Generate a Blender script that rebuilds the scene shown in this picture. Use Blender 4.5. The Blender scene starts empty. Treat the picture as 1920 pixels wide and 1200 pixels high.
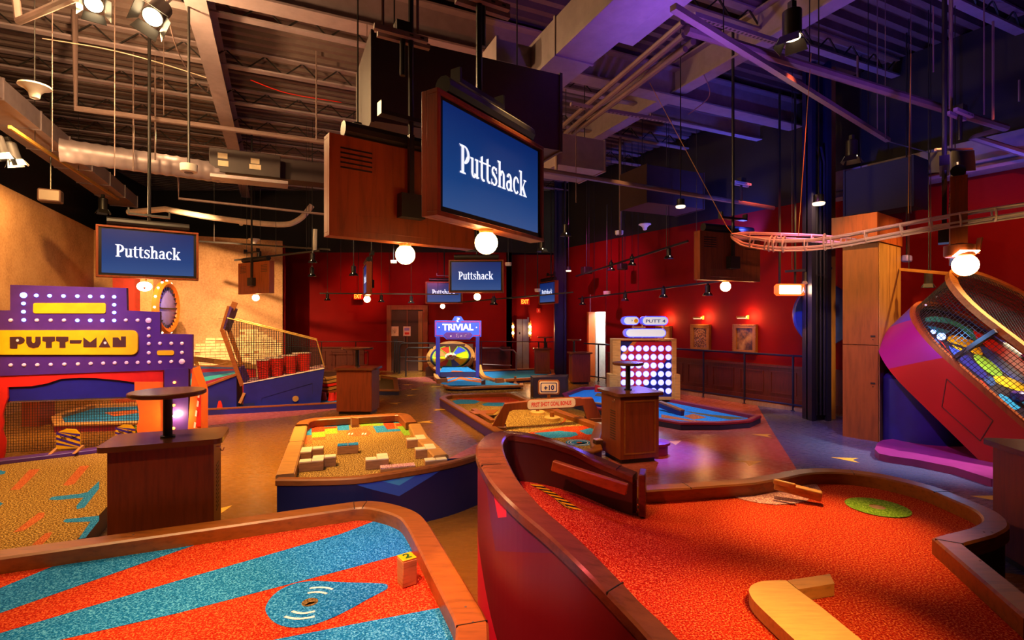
import bpy, math, random
from mathutils import Vector, Matrix
random.seed(7)
SC = bpy.context.scene
COL = SC.collection
V = Vector
PI = math.pi
# ------------------------------------------------------------------ camera, world, main lights
H, F = 1.8, 960.0            # eye height in metres, focal length in pixels of the 1920 x 1200 frame
cam_d = bpy.data.cameras.new('camera'); cam = bpy.data.objects.new('camera', cam_d); COL.objects.link(cam)
cam_d.sensor_width = 36.0; cam_d.lens = 36.0 * F / 1920.0
cam.location = (0, 0, H); cam.rotation_euler = (PI/2, 0, 0); cam_d.clip_end = 200
SC.camera = cam
SC.view_settings.view_transform = 'Standard'; SC.view_settings.look = 'None'
SC.view_settings.gamma = 1.0; SC.view_settings.exposure = 0.35
try: SC.view_settings.use_curve_mapping = False
except Exception: pass
try:
    SC.cycles.use_denoising = True; SC.cycles.max_bounces = 5; SC.cycles.diffuse_bounces = 2
    SC.cycles.glossy_bounces = 3; SC.cycles.transmission_bounces = 2; SC.cycles.caustics_reflective = False
    SC.cycles.caustics_refractive = False; SC.cycles.sample_clamp_indirect = 4.0
except Exception: pass
wd = bpy.data.worlds.new('world'); SC.world = wd; wd.use_nodes = True
wd.node_tree.nodes['Background'].inputs[0].default_value = (0.25, 0.10, 0.30, 1)
wd.node_tree.nodes['Background'].inputs[1].default_value = 0.004

WARM = (1.0, 0.60, 0.26); AMBER = (1.0, 0.48, 0.15); VIO = (0.27, 0.09, 1.0); BLUE = (0.06, 0.10, 1.0); CYAN = (0.12, 0.45, 1.0)
REDL = (1.0, 0.16, 0.06); PINK = (1.0, 0.25, 0.7); WHITE = (1.0, 0.93, 0.8)

def G(x, y, z=0.0):
    """point at height z seen at photo pixel (x, y)"""
    Y = (H - z) * F / (y - 600.0); return V(((x - 960.0) / F * Y, Y, z))
def D(x, y, Y):
    """point at distance Y seen at photo pixel (x, y)"""
    return V(((x - 960.0) / F * Y, Y, H - (y - 600.0) / F * Y))
U2 = V((-0.416, 0.909, 0)); V2 = V((0.909, 0.416, 0))      # the two directions of the building grid
def W(u, v, z): return U2 * u + V2 * v + V((0, 0, z))
ANG_V = math.atan2(0.416, 0.909)

def spot(loc, tgt, power, col, deg, blend=0.5, rad=0.06):
    d = bpy.data.lights.new('spot_light', 'SPOT'); d.energy = power; d.color = col
    d.spot_size = math.radians(deg); d.spot_blend = blend; d.shadow_soft_size = rad
    o = bpy.data.objects.new('spot_light', d); COL.objects.link(o); o.location = loc
    o.rotation_euler = (V(tgt) - V(loc)).to_track_quat('-Z', 'Y').to_euler(); return o
def point(loc, power, col, rad=0.08):
    d = bpy.data.lights.new('point_light', 'POINT'); d.energy = power; d.color = col; d.shadow_soft_size = rad
    o = bpy.data.objects.new('point_light', d); COL.objects.link(o); o.location = loc; return o

# track spots of the room (warm), LED washes (violet, blue), the glow of the signs and added fill lights
GOLD = (1.0, 0.55, 0.16)
spot((-1.6, 1.6, 4.6), (-1.0, 2.95, 0.2), 1150, WARM, 44, 0.9)            # striped turf at front left
spot((-2.8, 1.4, 4.6), (-2.6, 2.6, 0.2), 420, WARM, 46, 0.9)
spot((0.4, 3.9, 4.6), (-0.5, 3.0, 0.35), 700, GOLD, 22, 0.9)             # its kerb
spot((1.6, 0.6, 4.6), (0.85, 2.2, 0.4), 900, GOLD, 20, 1.0)              # red turf, near half
spot((2.4, 0.8, 4.6), (1.35, 2.3, 0.4), 800, GOLD, 17, 0.9)
spot((2.6, 2.8, 4.6), (1.9, 2.8, 0.4), 50, (1.0, .3, .12), 70, 1.0)  # added weak red fill over the whole turf
spot((2.7, 5.2, 4.6), (2.15, 3.45, 0.4), 1500, GOLD, 21, 1.0)             # red turf, far half
spot((2.0, 5.4, 4.6), (1.5, 3.75, 0.4), 700, GOLD, 16, 1.0)
spot((-4.2, 3.6, 4.8), (-4.3, 4.9, 0.2), 560, GOLD, 48, 0.9)            # tan turf at left
spot((-2.7, 4.1, 4.8), (-1.75, 5.4, 0.4), 850, GOLD, 36, 0.8)            # block course
spot((-3.4, 8.6, 4.8), (-1.6, 6.4, 0.4), 600, GOLD, 34, 0.8)
spot((-2.6, 6.6, 4.8), (-3.0, 7.2, 0.0), 2000, GOLD, 56, 0.9)            # brown floor, middle left
spot((-0.9, 9.2, 4.8), (-1.0, 9.6, 0.0), 520, GOLD, 50, 0.9)
spot((0.5, 7.6, 4.8), (0.35, 8.8, 0.1), 1400, GOLD, 40, 0.8)             # goal course
spot((1.2, 5.4, 4.8), (0.9, 7.0, 0.1), 420, WARM, 30, 0.8)
spot((-0.9, 12.5, 4.8), (-1.8, 16.0, 0.4), 2400, WHITE, 34, 0.7)        # question wheel
spot((-0.6, 11.5, 4.8), (-1.0, 13.8, 0.1), 500, WHITE, 34, 0.7)
spot((0.4, 13.5, 4.6), (0.4, 14.6, 0.1), 800, GOLD, 46, 0.8)
spot((-3.6, 8.0, 4.8), (-4.8, 10.6, 0.9), 1100, WARM, 48, 0.8)          # blue ball ramp
spot((-7.4, 10.6, 4.6), (-8.6, 15.4, 1.6), 2000, WARM, 62, 0.8)         # plaster and brick wall
spot((-6.6, 11.4, 4.4), (-8.4, 15.6, 0.9), 1500, WARM, 40, 0.8)
spot((-7.2, 7.6, 4.9), (-10.2, 11.2, 2.2), 1500, GOLD, 60, 0.9)
spot((-6.6, 4.4, 4.9), (-8.4, 8.4, 2.0), 700, AMBER, 66, 0.9)
spot((-7.2, 7.2, 4.8), (-7.0, 9.2, 0.2), 1300, WARM, 52, 0.8)           # turf behind the sign
spot((-4.6, 16.0, 3.4), (-5.4, 18.2, 2.8), 160, REDL, 60, 1.0)          # far red wall
spot((-2.6, 15.8, 3.4), (-3.0, 18.2, 2.6), 60, (1.0, .12, .4), 90, 1.0)
spot((-4.0, 13.0, 4.6), (-4.6, 18.0, 1.6), 260, REDL, 70, 1.0)
spot((-1.0, 14.6, 4.6), (-0.6, 18.0, 1.4), 260, REDL, 60, 1.0)
spot((-3.4, 15.0, 4.6), (-3.7, 16.9, 0.0), 900, WHITE, 36, 0.6)
spot((1.2, 13.0, 4.6), (3.0, 15.6, 2.2), 260, (.9, .08, .5), 80, 1.0)   # right red wall
spot((3.0, 11.0, 4.6), (5.0, 12.2, 1.4), 90, REDL, 80, 1.0)
spot((4.2, 8.6, 4.4), (5.6, 10.9, 1.4), 160, REDL, 80, 1.0)
spot((5.2, 8.8, 4.4), (5.1, 10.8, 0.0), 500, GOLD, 46, 0.8)
spot((5.6, 5.2, 4.4), (7.4, 8.0, 2.0), 190, REDL, 80, 1.0)
spot((2.9, 9.2, 4.8), (1.98, 7.0, 0.0), 6500, (.10, .09, 1.0), 19, 1.0)             # added blue spot standing in for the lit board's reflection on the floor
spot((3.0, 5.2, 4.6), (3.1, 7.2, 0.0), 330, REDL, 44, 1.0)
spot((2.4, 9.2, 4.8), (2.8, 9.6, 0.1), 800, (.4, .6, 1.0), 46, 0.8)             # blue turf round the disc board
spot((1.4, 9.6, 4.8), (1.5, 11.6, 0.1), 800, (.4, .6, 1.0), 40, 0.8)
spot((4.6, 6.0, 4.6), (5.0, 7.2, 0.0), 420, (.5, .4, 1.0), 50, 0.9)     # slate floor
spot((2.6, 5.6, 4.4), (5.0, 7.1, 1.3), 480, (1.0, .2, .75), 32, 0.9)   # magenta drum
spot((4.4, 4.6, 4.2), (5.5, 6.2, 1.0), 130, REDL, 40, 0.9)
spot((4.2, 6.2, 4.4), (5.6, 8.0, 2.3), 420, GOLD, 36, 0.9)
spot((6.6, 5.6, 4.3), (6.2, 6.6, 2.2), 160, GOLD, 60, 0.9)
spot((0.9, 2.9, 4.2), (0.1, 2.8, 0.9), 130, VIO, 40, 0.8)
spot((-0.8, 1.6, 3.0), (0.0, 2.9, 0.5), 280, (1.0, .1, .12), 50, 0.9)
spot((-4.2, 3.4, 3.8), (-5.0, 6.3, 1.5), 400, VIO, 40, 0.9)             # purple marquee
spot((-4.8, 3.8, 4.2), (-5.2, 6.3, 1.3), 420, WARM, 40, 0.9)
point((-4.7, 5.9, 5.2), 420, WARM, 0.12)                                # lamps under the left deck
point((-5.6, 5.0, 5.3), 60, WARM, 0.12)
point((-6.0, 9.0, 5.0), 14, WARM, 0.1)
spot((3.6, 8.0, 3.2), (5.2, 9.0, 6.4), 300, BLUE, 120, 0.9)             # blue and violet wash of the deck, right
spot((1.8, 4.2, 3.2), (2.2, 5.2, 6.4), 190, VIO, 120, 0.9)
spot((5.2, 11.0, 3.4), (4.0, 12.6, 6.4), 300, BLUE, 120, 0.9)
spot((6.4, 7.0, 3.3), (7.4, 7.9, 5.0), 50, BLUE, 110, 0.9)
spot((4.4, 4.6, 3.2), (5.0, 6.0, 6.4), 130, VIO, 120, 0.9)
spot((-0.5, 6.0, 3.6), (-0.5, 7.6, 6.4), 40, REDL, 130, 0.9)
spot((1.0, 4.6, 4.5), (0.7, 8.1, 0.55), 600, WARM, 15, 0.8)              # added to brighten the score signs
spot((2.3, 8.6, 4.6), (1.5, 6.7, 1.0), 900, CYAN, 16, 0.8)              # added cyan spot imitating the board's reflection on the framed cabinet top
spot((-4.0, 3.0, 4.2), (-5.5, 6.1, 1.75), 700, GOLD, 26, 0.9)           # yellow name board
point((-7.3, 7.6, 3.9), 90, WARM, 0.1)
spot((-0.9, 1.6, 2.6), (-0.9, 4.5, 0.25), 150, (.3, .45, 1.0), 46, 0.9)  # added bluish fill on the navy front of the block course
spot((3.4, 8.2, 4.2), (4.9, 9.3, 2.0), 300, BLUE, 30, 0.9)              # blue edge of the column and disc
spot((6.9, 6.3, 4.0), (5.8, 7.8, 2.5), 420, GOLD, 44, 0.9)              # bright side of the veneered column
spot((5.0, 5.6, 4.3), (5.25, 7.7, 1.6), 260, GOLD, 34, 0.9)
spot((2.0, 2.6, 3.0), (3.5, 5.5, 2.62), 220, (1.0, .5, .42), 28, 0.9)     # added pinkish fill on the suspended wire run
spot((1.4, 6.8, 4.6), (2.85, 10.8, 0.9), 700, AMBER, 22, 0.9)            # added to warm the wooden sides of the disc board
spot((-2.4, 0.6, 2.2), (-0.8, 4.1, 2.75), 90, (1.0, .2, .06), 34, 0.9)  # added red fill on the faces of the wooden screen cases
spot((0.2, 1.6, 2.6), (-0.3, 3.1, 2.75), 16, (1.0, .2, .06), 40, 0.9)
spot((0.9, 2.6, 4.5), (1.55, 6.4, 0.5), 420, AMBER, 14, 0.9)            # added to brighten the front of the framed cabinet
spot((-2.2, 5.6, 4.6), (-3.0, 9.7, 0.5), 420, AMBER, 14, 0.9)           # plain cabinet
point((-3.6, 4.8, 4.5), 170, WARM, 0.12)  # added bare point that brightens the deck ribs


# ------------------------------------------------------------------ materials
def nodes(name):
    m = bpy.data.materials.new(name); m.use_nodes = True; nt = m.node_tree
    return m, nt, nt.nodes['Principled BSDF']
def rgba(c): return (c[0], c[1], c[2], 1.0)
def ramp(nt, fac, stops):
    r = nt.nodes.new('ShaderNodeValToRGB'); e = r.color_ramp.elements
    e[0].position, e[0].color = stops[0][0], rgba(stops[0][1]); e[1].position, e[1].color = stops[-1][0], rgba(stops[-1][1])
    for p, c in stops[1:-1]:
        k = e.new(p); k.color = rgba(c)
    nt.links.new(fac, r.inputs[0]); return r.outputs[0]
def coords(nt, scale=(1, 1, 1), kind='Object', rot=(0, 0, 0)):
    t = nt.nodes.new('ShaderNodeTexCoord'); mp = nt.nodes.new('ShaderNodeMapping')
    mp.inputs['Scale'].default_value = scale; mp.inputs['Rotation'].default_value = rot
    nt.links.new(t.outputs[kind], mp.inputs[0]); return mp.outputs[0]
def noise(nt, vec, scale, detail=3, rough=0.6):
    n = nt.nodes.new('ShaderNodeTexNoise'); n.inputs['Scale'].default_value = scale
    n.inputs['Detail'].default_value = detail; n.inputs['Roughness'].default_value = rough
    nt.links.new(vec, n.inputs['Vector']); return n.outputs['Fac']
def bump(nt, b, h, strength, dist=0.01):
    n = nt.nodes.new('ShaderNodeBump'); n.inputs['Strength'].default_value = strength; n.inputs['Distance'].default_value = dist
    nt.links.new(h, n.inputs['Height']); nt.links.new(n.outputs[0], b.inputs['Normal'])
def mat(name, c, rough=0.5, metal=0.0, var=0.12, scale=6.0):
    """painted or plain surface with a slight procedural unevenness"""
    m, nt, b = nodes(name); f = noise(nt, coords(nt), scale)
    o = ramp(nt, f, [(0.3, [x * (1 - var) for x in c]), (0.7, [min(1, x * (1 + var)) for x in c])])
    nt.links.new(o, b.inputs['Base Color']); b.inputs['Roughness'].default_value = rough; b.inputs['Metallic'].default_value = metal
    return m
def wood(name, c, rough=0.4, scale=(2, 14, 14), dark=0.55, rot=(0, 0, 0)):
    m, nt, b = nodes(name); v = coords(nt, scale, rot=rot); f = noise(nt, v, 2.2, 6, 0.65)
    o = ramp(nt, f, [(0.25, [x * dark for x in c]), (0.5, c), (0.8, [min(1, x * 1.25) for x in c])])
    nt.links.new(o, b.inputs['Base Color']); b.inputs['Roughness'].default_value = rough
    bump(nt, b, f, 0.12, 0.004); return m
def carpet(name, c, speck=None, dark=0.5, light=1.6, scale=105, top=0.68):
    m, nt, b = nodes(name); v = coords(nt); f = noise(nt, v, scale, 2, 0.7)
    hi = speck or [min(1, x * light + 0.03) for x in c]
    o = ramp(nt, f, [(0.33, [x * dark for x in c]), (0.5, c), (top, hi)])
    nt.links.new(o, b.inputs['Base Color']); b.inputs['Roughness'].default_value = 0.95
    b.inputs['Specular IOR Level'].default_value = 0.1
    bump(nt, b, f, 0.6, 0.01); return m
def glow(name, c, s):
    m, nt, b = nodes(name); b.inputs['Base Color'].default_value = rgba([x * 0.5 for x in c])
    b.inputs['Emission Color'].default_value = rgba(c); b.inputs['Emission Strength'].default_value = s
    return m
M = {}
M['kerb'] = wood('oiled_wood', (0.27, 0.078, 0.012), 0.38)
M['kerb2'] = wood('golden_wood', (0.48, 0.22, 0.05), 0.42)
M['cab'] = wood('mahogany', (0.20, 0.034, 0.008), 0.42, (14, 14, 1.2))
M['cabtop'] = wood('dark_walnut', (0.13, 0.040, 0.018), 0.22, (2, 12, 12))
M['pale'] = wood('pale_maple', (0.62, 0.36, 0.10), 0.4, (3, 20, 20), 0.8)
M['block'] = wood('block_wood', (0.45, 0.20, 0.055), 0.45, (3, 3, 26), 0.5)
M['blocktop'] = mat('cream_laminate', (0.78, 0.66, 0.42), 0.4)
M['panelwood'] = wood('oak_veneer', (0.27, 0.055, 0.010), 0.4, (9, 9, 0.9), 0.5)
M['veneer'] = wood('oak_door', (0.20, 0.062, 0.010), 0.4, (9, 9, 0.9), 0.55)
M['goldwood'] = wood('honey_veneer', (0.30, 0.14, 0.035), 0.35, (9, 9, 0.9), 0.6)
M['wains'] = wood('wainscot_stain', (0.11, 0.016, 0.008), 0.4, (12, 12, 1.2))
M['red'] = mat('red_wall_paint', (0.22, 0.002, 0.002), 0.7, var=0.06, scale=2)
M['red'].node_tree.nodes['Principled BSDF'].inputs['Specular IOR Level'].default_value = 0.15
M['dark'] = mat('dark_paint', (0.006, 0.004, 0.006), 0.7)
M['black'] = mat('black_metal', (0.012, 0.010, 0.010), 0.4)
M['steelcol'] = mat('navy_steel', (0.010, 0.010, 0.035), 0.35)
M['ceil'] = mat('deck_paint', (0.13, 0.085, 0.08), 0.55)
M['joist'] = mat('joist_paint', (0.16, 0.12, 0.13), 0.55)
M['flange'] = mat('primer_grey', (0.27, 0.20, 0.22), 0.5)
M['duct'] = mat('galvanised_duct', (0.32, 0.25, 0.27), 0.42, 0.3)
M['ductdark'] = mat('painted_duct', (0.035, 0.016, 0.016), 0.5)
M['pipe'] = mat('pipe_paint', (0.20, 0.13, 0.12), 0.4, 0.2)
M['chrome'] = mat('steel', (0.6, 0.58, 0.56), 0.25, 0.9)
M['brushed'] = mat('brushed_steel', (0.55, 0.50, 0.52), 0.3, 0.9)
M['white'] = mat('white_plastic', (0.8, 0.76, 0.68), 0.45)
M['cream'] = mat('cream_paint', (0.78, 0.62, 0.50), 0.45)
M['paper'] = mat('paper', (0.75, 0.6, 0.4), 0.8)
M['blue'] = mat('royal_blue_paint', (0.015, 0.016, 0.19), 0.4)
M['blue2'] = mat('bright_blue_paint', (0.03, 0.07, 0.55), 0.4)
M['purple'] = mat('purple_paint', (0.075, 0.022, 0.17), 0.4)
M['purpled'] = mat('deep_purple_paint', (0.05, 0.016, 0.16), 0.45)
M['yellow'] = mat('yellow_paint', (0.85, 0.50, 0.002), 0.4)
M['orange'] = mat('orange_paint', (0.75, 0.14, 0.01), 0.45)
M['redpaint'] = mat('scarlet_paint', (0.70, 0.02, 0.008), 0.4)
M['crimson'] = mat('crimson_paint', (0.42, 0.006, 0.016), 0.4)
M['magenta'] = mat('magenta_paint', (0.42, 0.012, 0.15), 0.4)
M['maroon'] = mat('maroon_paint', (0.20, 0.006, 0.03), 0.45)
M['indigo'] = mat('indigo_paint', (0.07, 0.03, 0.30), 0.4)
M['navy'] = mat('navy_paint', (0.012, 0.014, 0.075), 0.5)
M['slateblue'] = mat('slate_blue_paint', (0.02, 0.06, 0.20), 0.5)
M['teal'] = mat('teal_paint', (0.03, 0.30, 0.33), 0.45)
M['green'] = mat('lime_paint', (0.22, 0.45, 0.03), 0.45)
M['darkgreen'] = mat('dark_green_paint', (0.01, 0.10, 0.012), 0.45)
M['brownpaint'] = mat('chocolate_paint', (0.05, 0.014, 0.008), 0.5)
M['lilac'] = mat('lilac_board', (0.30, 0.25, 0.75), 0.4)
M['gold'] = mat('gilt', (0.75, 0.42, 0.10), 0.35, 0.6)
M['gilt2'] = mat('old_gilt', (0.42, 0.17, 0.03), 0.4, 0.5)
M['c_red'] = carpet('red_turf', (0.40, 0.012, 0.003), (0.95, 0.30, 0.085), 0.5, top=0.75)
M['c_orange'] = carpet('orange_red_turf', (0.48, 0.018, 0.004), (0.92, 0.22, 0.06), top=0.74)
M['c_blue'] = carpet('blue_turf', (0.004, 0.16, 0.48), (0.12, 0.48, 0.85))
M['c_tan'] = carpet('tan_turf', (0.20, 0.095, 0.014), (0.85, 0.58, 0.18), 0.12, scale=85)
M['c_rust'] = carpet('rust_turf', (0.42, 0.075, 0.02), (0.75, 0.30, 0.10))
M['c_green'] = carpet('green_turf', (0.16, 0.33, 0.02), (0.40, 0.60, 0.08), 0.45)
M['c_pink'] = carpet('pink_turf', (0.55, 0.22, 0.25), (0.95, 0.70, 0.65), 0.4, scale=110)
M['c_white'] = carpet('white_turf', (0.80, 0.78, 0.78), None, 0.8)
M['c_brown'] = carpet('brown_turf', (0.13, 0.07, 0.02), (0.45, 0.28, 0.10), 0.4)
M['glass_paint'] = mat('dark_playfield', (0.02, 0.012, 0.02), 0.35)
M['bulb'] = glow('globe_glass', (1.0, 0.62, 0.22), 22.0)
M['lens'] = glow('lamp_lens', (1.0, 0.72, 0.38), 14.0)
M['lensdim'] = glow('lamp_lens_dim', (1.0, 0.75, 0.45), 2.0)
M['ledblue'] = glow('blue_white_led', (0.22, 0.34, 1.0), 4.0)
M['ledoff'] = mat('led_cap', (0.80, 0.62, 0.72), 0.35)
M['ledred'] = glow('red_led', (1.0, 0.16, 0.02), 12.0)
M['ledwarm'] = glow('warm_led', (1.0, 0.75, 0.5), 25.0)
M['disc'] = glow('lit_disc', (0.80, 0.82, 0.90), 0.62)
M['signface'] = glow('lit_sign_face', (0.80, 0.84, 0.92), 0.45)
M['haloblue'] = glow('halo_led', (0.04, 0.06, 1.0), 2.2)
M['rededge'] = glow('red_light_box_edge', (1.0, 0.10, 0.01), 1.6)
M['exit'] = glow('exit_sign_face', (1.0, 0.25, 0.02), 3.0)
M['exitred'] = glow('exit_sign_letters', (0.55, 0.0, 0.0), 0.6)
M['logo'] = glow('screen_lettering', (0.75, 0.80, 1.0), 0.9)
m, nt, b = nodes('screen_image_with_reflection')
gz = nt.nodes.new('ShaderNodeSeparateXYZ'); nt.links.new(coords(nt), gz.inputs[0])
mr = nt.nodes.new('ShaderNodeMapRange'); mr.inputs[1].default_value = 0.0; mr.inputs[2].default_value = 0.74
nt.links.new(gz.outputs[2], mr.inputs[0])
o = ramp(nt, mr.outputs[0], [(0.0, (0.028, 0.066, 0.19)), (0.35, (0.006, 0.036, 0.15)), (1.0, (0.0005, 0.010, 0.085))])  # paler towards the bottom: a reflection put into the emission
nt.links.new(o, b.inputs['Emission Color']); b.inputs['Emission Strength'].default_value = 1.0
b.inputs['Base Color'].default_value = (0.004, 0.005, 0.01, 1); b.inputs['Roughness'].default_value = 0.3
M['screen'] = m
# floor vinyl
def vinyl(name, c, rough=0.25):
    m, nt, b = nodes(name); f = noise(nt, coords(nt, (2, 14, 1)), 2.0, 5, 0.6)
    o = ramp(nt, f, [(0.3, [x * 0.88 for x in c]), (0.7, [x * 1.1 for x in c])])
    nt.links.new(o, b.inputs['Base Color'])
    f2 = noise(nt, coords(nt, (3, 40, 1)), 3, 4)
    o2 = ramp(nt, f2, [(0.3, (rough - 0.03,) * 3), (0.7, (rough + 0.06,) * 3)])
    nt.links.new(o2, b.inputs['Roughness']); b.inputs['Specular IOR Level'].default_value = 0.5; return m
M['vinyl'] = vinyl('brown_vinyl', (0.20, 0.082, 0.010))
M['terracotta'] = vinyl('terracotta_vinyl', (0.38, 0.088, 0.065))
M['slate'] = vinyl('slate_vinyl', (0.07, 0.075, 0.165))
M['tanstrip'] = vinyl('tan_strip', (0.40, 0.25, 0.13))
M['arrow'] = mat('arrow_vinyl', (0.85, 0.46, 0.05), 0.4)
# plaster
m, nt, b = nodes('tan_plaster')
f = noise(nt, coords(nt), 0.9, 8, 0.62); f2 = noise(nt, coords(nt), 22, 4, 0.7)
mx = nt.nodes.new('ShaderNodeMix'); mx.data_type = 'FLOAT'; mx.inputs[0].default_value = 0.42
nt.links.new(f, mx.inputs[2]); nt.links.new(f2, mx.inputs[3])
o = ramp(nt, mx.outputs[0], [(0.32, (0.22, 0.10, 0.042)), (0.5, (0.44, 0.225, 0.10)), (0.68, (0.58, 0.34, 0.17))])
nt.links.new(o, b.inputs['Base Color']); b.inputs['Roughness'].default_value = 0.9; bump(nt, b, f2, 0.3, 0.01)
M['plaster'] = m
M['brick'] = mat('whitewashed_brick', (0.72, 0.50, 0.26), 0.8, var=0.3, scale=9)

# ------------------------------------------------------------------ mesh helpers
MATS = {}          # world matrix of every thing built so far
class MB:
    def __init__(s): s.v, s.f, s.m = [], [], []
    def add(s, vs, fs, mi=0, T=None):
        n = len(s.v)
        s.v += [(T @ V(p)) if T is not None else V(p) for p in vs]
        s.f += [[i + n for i in f] for f in fs]; s.m += [mi] * len(fs); return s
    def poly(s, pts, mi=0): return s.add(pts, [list(range(len(pts)))], mi)
    def box(s, c, d, rz=0.0, mi=0, T=None):
        x, y, z = [k / 2 for k in d]
        vs = [V((a, b, e)) for e in (-z, z) for a, b in ((-x, -y), (x, -y), (x, y), (-x, y))]
        R = Matrix.Rotation(rz, 4, 'Z'); vs = [R @ p + V(c) for p in vs]
        return s.add(vs, [[3, 2, 1, 0], [4, 5, 6, 7], [0, 1, 5, 4], [1, 2, 6, 5], [2, 3, 7, 6], [3, 0, 4, 7]], mi, T)
    def bb(s, lo, hi, mi=0, T=None):
        lo, hi = V(lo), V(hi); return s.box((lo + hi) / 2, hi - lo, 0, mi, T)
    def prism(s, pts, dz, mi=0, mis=None, T=None):
        """closed outline pts (3-D) pushed along dz (vector)"""
        n = len(pts); dz = V(dz); a = [V(p) for p in pts]; b = [p + dz for p in a]
        s.add(a + b, [list(range(n))[::-1], list(range(n, 2 * n))], mi, T)
        s.add(a + b, [[i, (i + 1) % n, n + (i + 1) % n, n + i] for i in range(n)], mi if mis is None else mis, T); return s
    def bar(s, a, b, w, h=None, mi=0, up=V((0, 0, 1))):
        """rectangular bar from a to b"""
        a, b = V(a), V(b); h = h or w; d = (b - a).normalized()
        r = d.cross(up); r = r.normalized() if r.length > 1e-6 else V((1, 0, 0)); q = r.cross(d)
        o = [r * x * w / 2 + q * y * h / 2 for x, y in ((-1, -1), (1, -1), (1, 1), (-1, 1))]
        return s.add([a + k for k in o] + [b + k for k in o], [[3, 2, 1, 0], [4, 5, 6, 7], [0, 1, 5, 4], [1, 2, 6, 5], [2, 3, 7, 6], [3, 0, 4, 7]], mi)
    def tube(s, path, r, n=8, mi=0, closed=False):
        P = [V(p) for p in path]; k = len(P); rings = []
        ref = None
        for i, p in enumerate(P):
            a = P[i - 1] if (i or closed) else p; c = P[(i + 1) % k] if (i < k - 1 or closed) else p
            d = (c - a).normalized()
            if ref is None: ref = d.orthogonal().normalized()
            ref = (ref - d * ref.dot(d)); ref = ref.normalized() if ref.length > 1e-6 else d.orthogonal().normalized()
            q = d.cross(ref); rr = r[i] if isinstance(r, (list, tuple)) else r
            rings.append([p + (ref * math.cos(t) + q * math.sin(t)) * rr for t in [2 * PI * j / n for j in range(n)]])
        vs = [q for g in rings for q in g]; fs = []
        for i in range(k if closed else k - 1):
            a, b = i * n, ((i + 1) % k) * n
            fs += [[a + j, a + (j + 1) % n, b + (j + 1) % n, b + j] for j in range(n)]
        if not closed: fs += [list(range(n))[::-1], list(range((k - 1) * n, k * n))]
        return s.add(vs, fs, mi)
    def lathe(s, prof, c=(0, 0, 0), n=20, mi=0, T=None):
        c = V(c); vs = []; fs = []
        for r, z in prof: vs += [c + V((r * math.cos(2 * PI * j / n), r * math.sin(2 * PI * j / n), z)) for j in range(n)]
        for i in range(len(prof) - 1):
            fs += [[i * n + j, i * n + (j + 1) % n, (i + 1) * n + (j + 1) % n, (i + 1) * n + j] for j in range(n)]
        fs += [list(range(n))[::-1], list(range((len(prof) - 1) * n, len(prof) * n))]
        return s.add(vs, fs, mi, T)
    def ball(s, c, r, n=16, mi=0, sz=1.0):
        pr = [(max(1e-4, r * math.sin(PI * i / 10)), -r * sz * math.cos(PI * i / 10)) for i in range(11)]
        return s.lathe(pr, c, n, mi)
    def build(s, name, mats, parent=None, local=False, bevel=0.0, smooth=True, loc=None):
        if not isinstance(mats, (list, tuple)): mats = [mats]
        mats = [M[k] if isinstance(k, str) else k for k in mats]
        Tm = Matrix.Identity(4)
        if parent is not None: Tm = MATS.get(parent.name, Tm)
        elif not local:
            lo = [min(p[i] for p in s.v) for i in range(3)]; hi = [max(p[i] for p in s.v) for i in range(3)]
            Tm = Matrix.Translation(loc or ((lo[0] + hi[0]) / 2, (lo[1] + hi[1]) / 2, lo[2]))
        inv = Tm.inverted()
        vs = [tuple(p) for p in s.v] if local else [tuple(inv @ p) for p in s.v]
        me = bpy.data.meshes.new(name); me.from_pydata(vs, [], s.f); me.update()
        for k in mats: me.materials.append(k)
        me.polygons.foreach_set('material_index', s.m)
        if smooth:
            me.polygons.foreach_set('use_smooth', [True] * len(me.polygons))
            me.set_sharp_from_angle(angle=math.radians(32))
        o = bpy.data.objects.new(name, me); COL.objects.link(o)
        if parent is not None: o.parent = parent
        elif not local: o.location = Tm.translation
        MATS[o.name] = Tm
        if bevel:
            bv = o.modifiers.new('bevel', 'BEVEL'); bv.width = bevel; bv.segments = 2; bv.limit_method = 'ANGLE'; bv.angle_limit = math.radians(40)
        return o

def tag(o, label, cat, group=None):
    o['label'] = label; o['category'] = cat
    if group: o['group'] = group
    return o
def struct(o): o['kind'] = 'structure'; return o
def thing(name, label, cat, loc=(0, 0, 0), rz=0.0, group=None):
    o = bpy.data.objects.new(name, None); COL.objects.link(o); o.empty_display_size = 0.1
    o.location = loc; o.rotation_euler = (0, 0, rz); MATS[o.name] = Matrix.Translation(V(loc)) @ Matrix.Rotation(rz, 4, 'Z')
    return tag(o, label, cat, group)
def dup(r, loc, rz, label, group=None):
    c = r.copy(); COL.objects.link(c); c.location = loc; c.rotation_euler = (0, 0, rz); c['label'] = label
    if group: c['group'] = group
    for a in list(r.children):
        b = a.copy(); COL.objects.link(b); b.parent = c
        for e in list(a.children):
            d = e.copy(); COL.objects.link(d); d.parent = b
    return c
def catmull(pts, n=6, closed=False):
    P = [V(p) for p in pts]; k = len(P); out = []
    for i in range(k if closed else k - 1):
        a = P[i - 1] if (i or closed) else P[i]; b = P[i]; c = P[(i + 1) % k]; d = P[(i + 2) % k] if (closed or i + 2 < k) else c
        for j in range(n):
            t = j / n
            out.append(0.5 * ((2 * b) + (c - a) * t + (2 * a - 5 * b + 4 * c - d) * t * t + (3 * b - a - 3 * c + d) * t ** 3))
    if not closed: out.append(P[-1])
    return out
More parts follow.
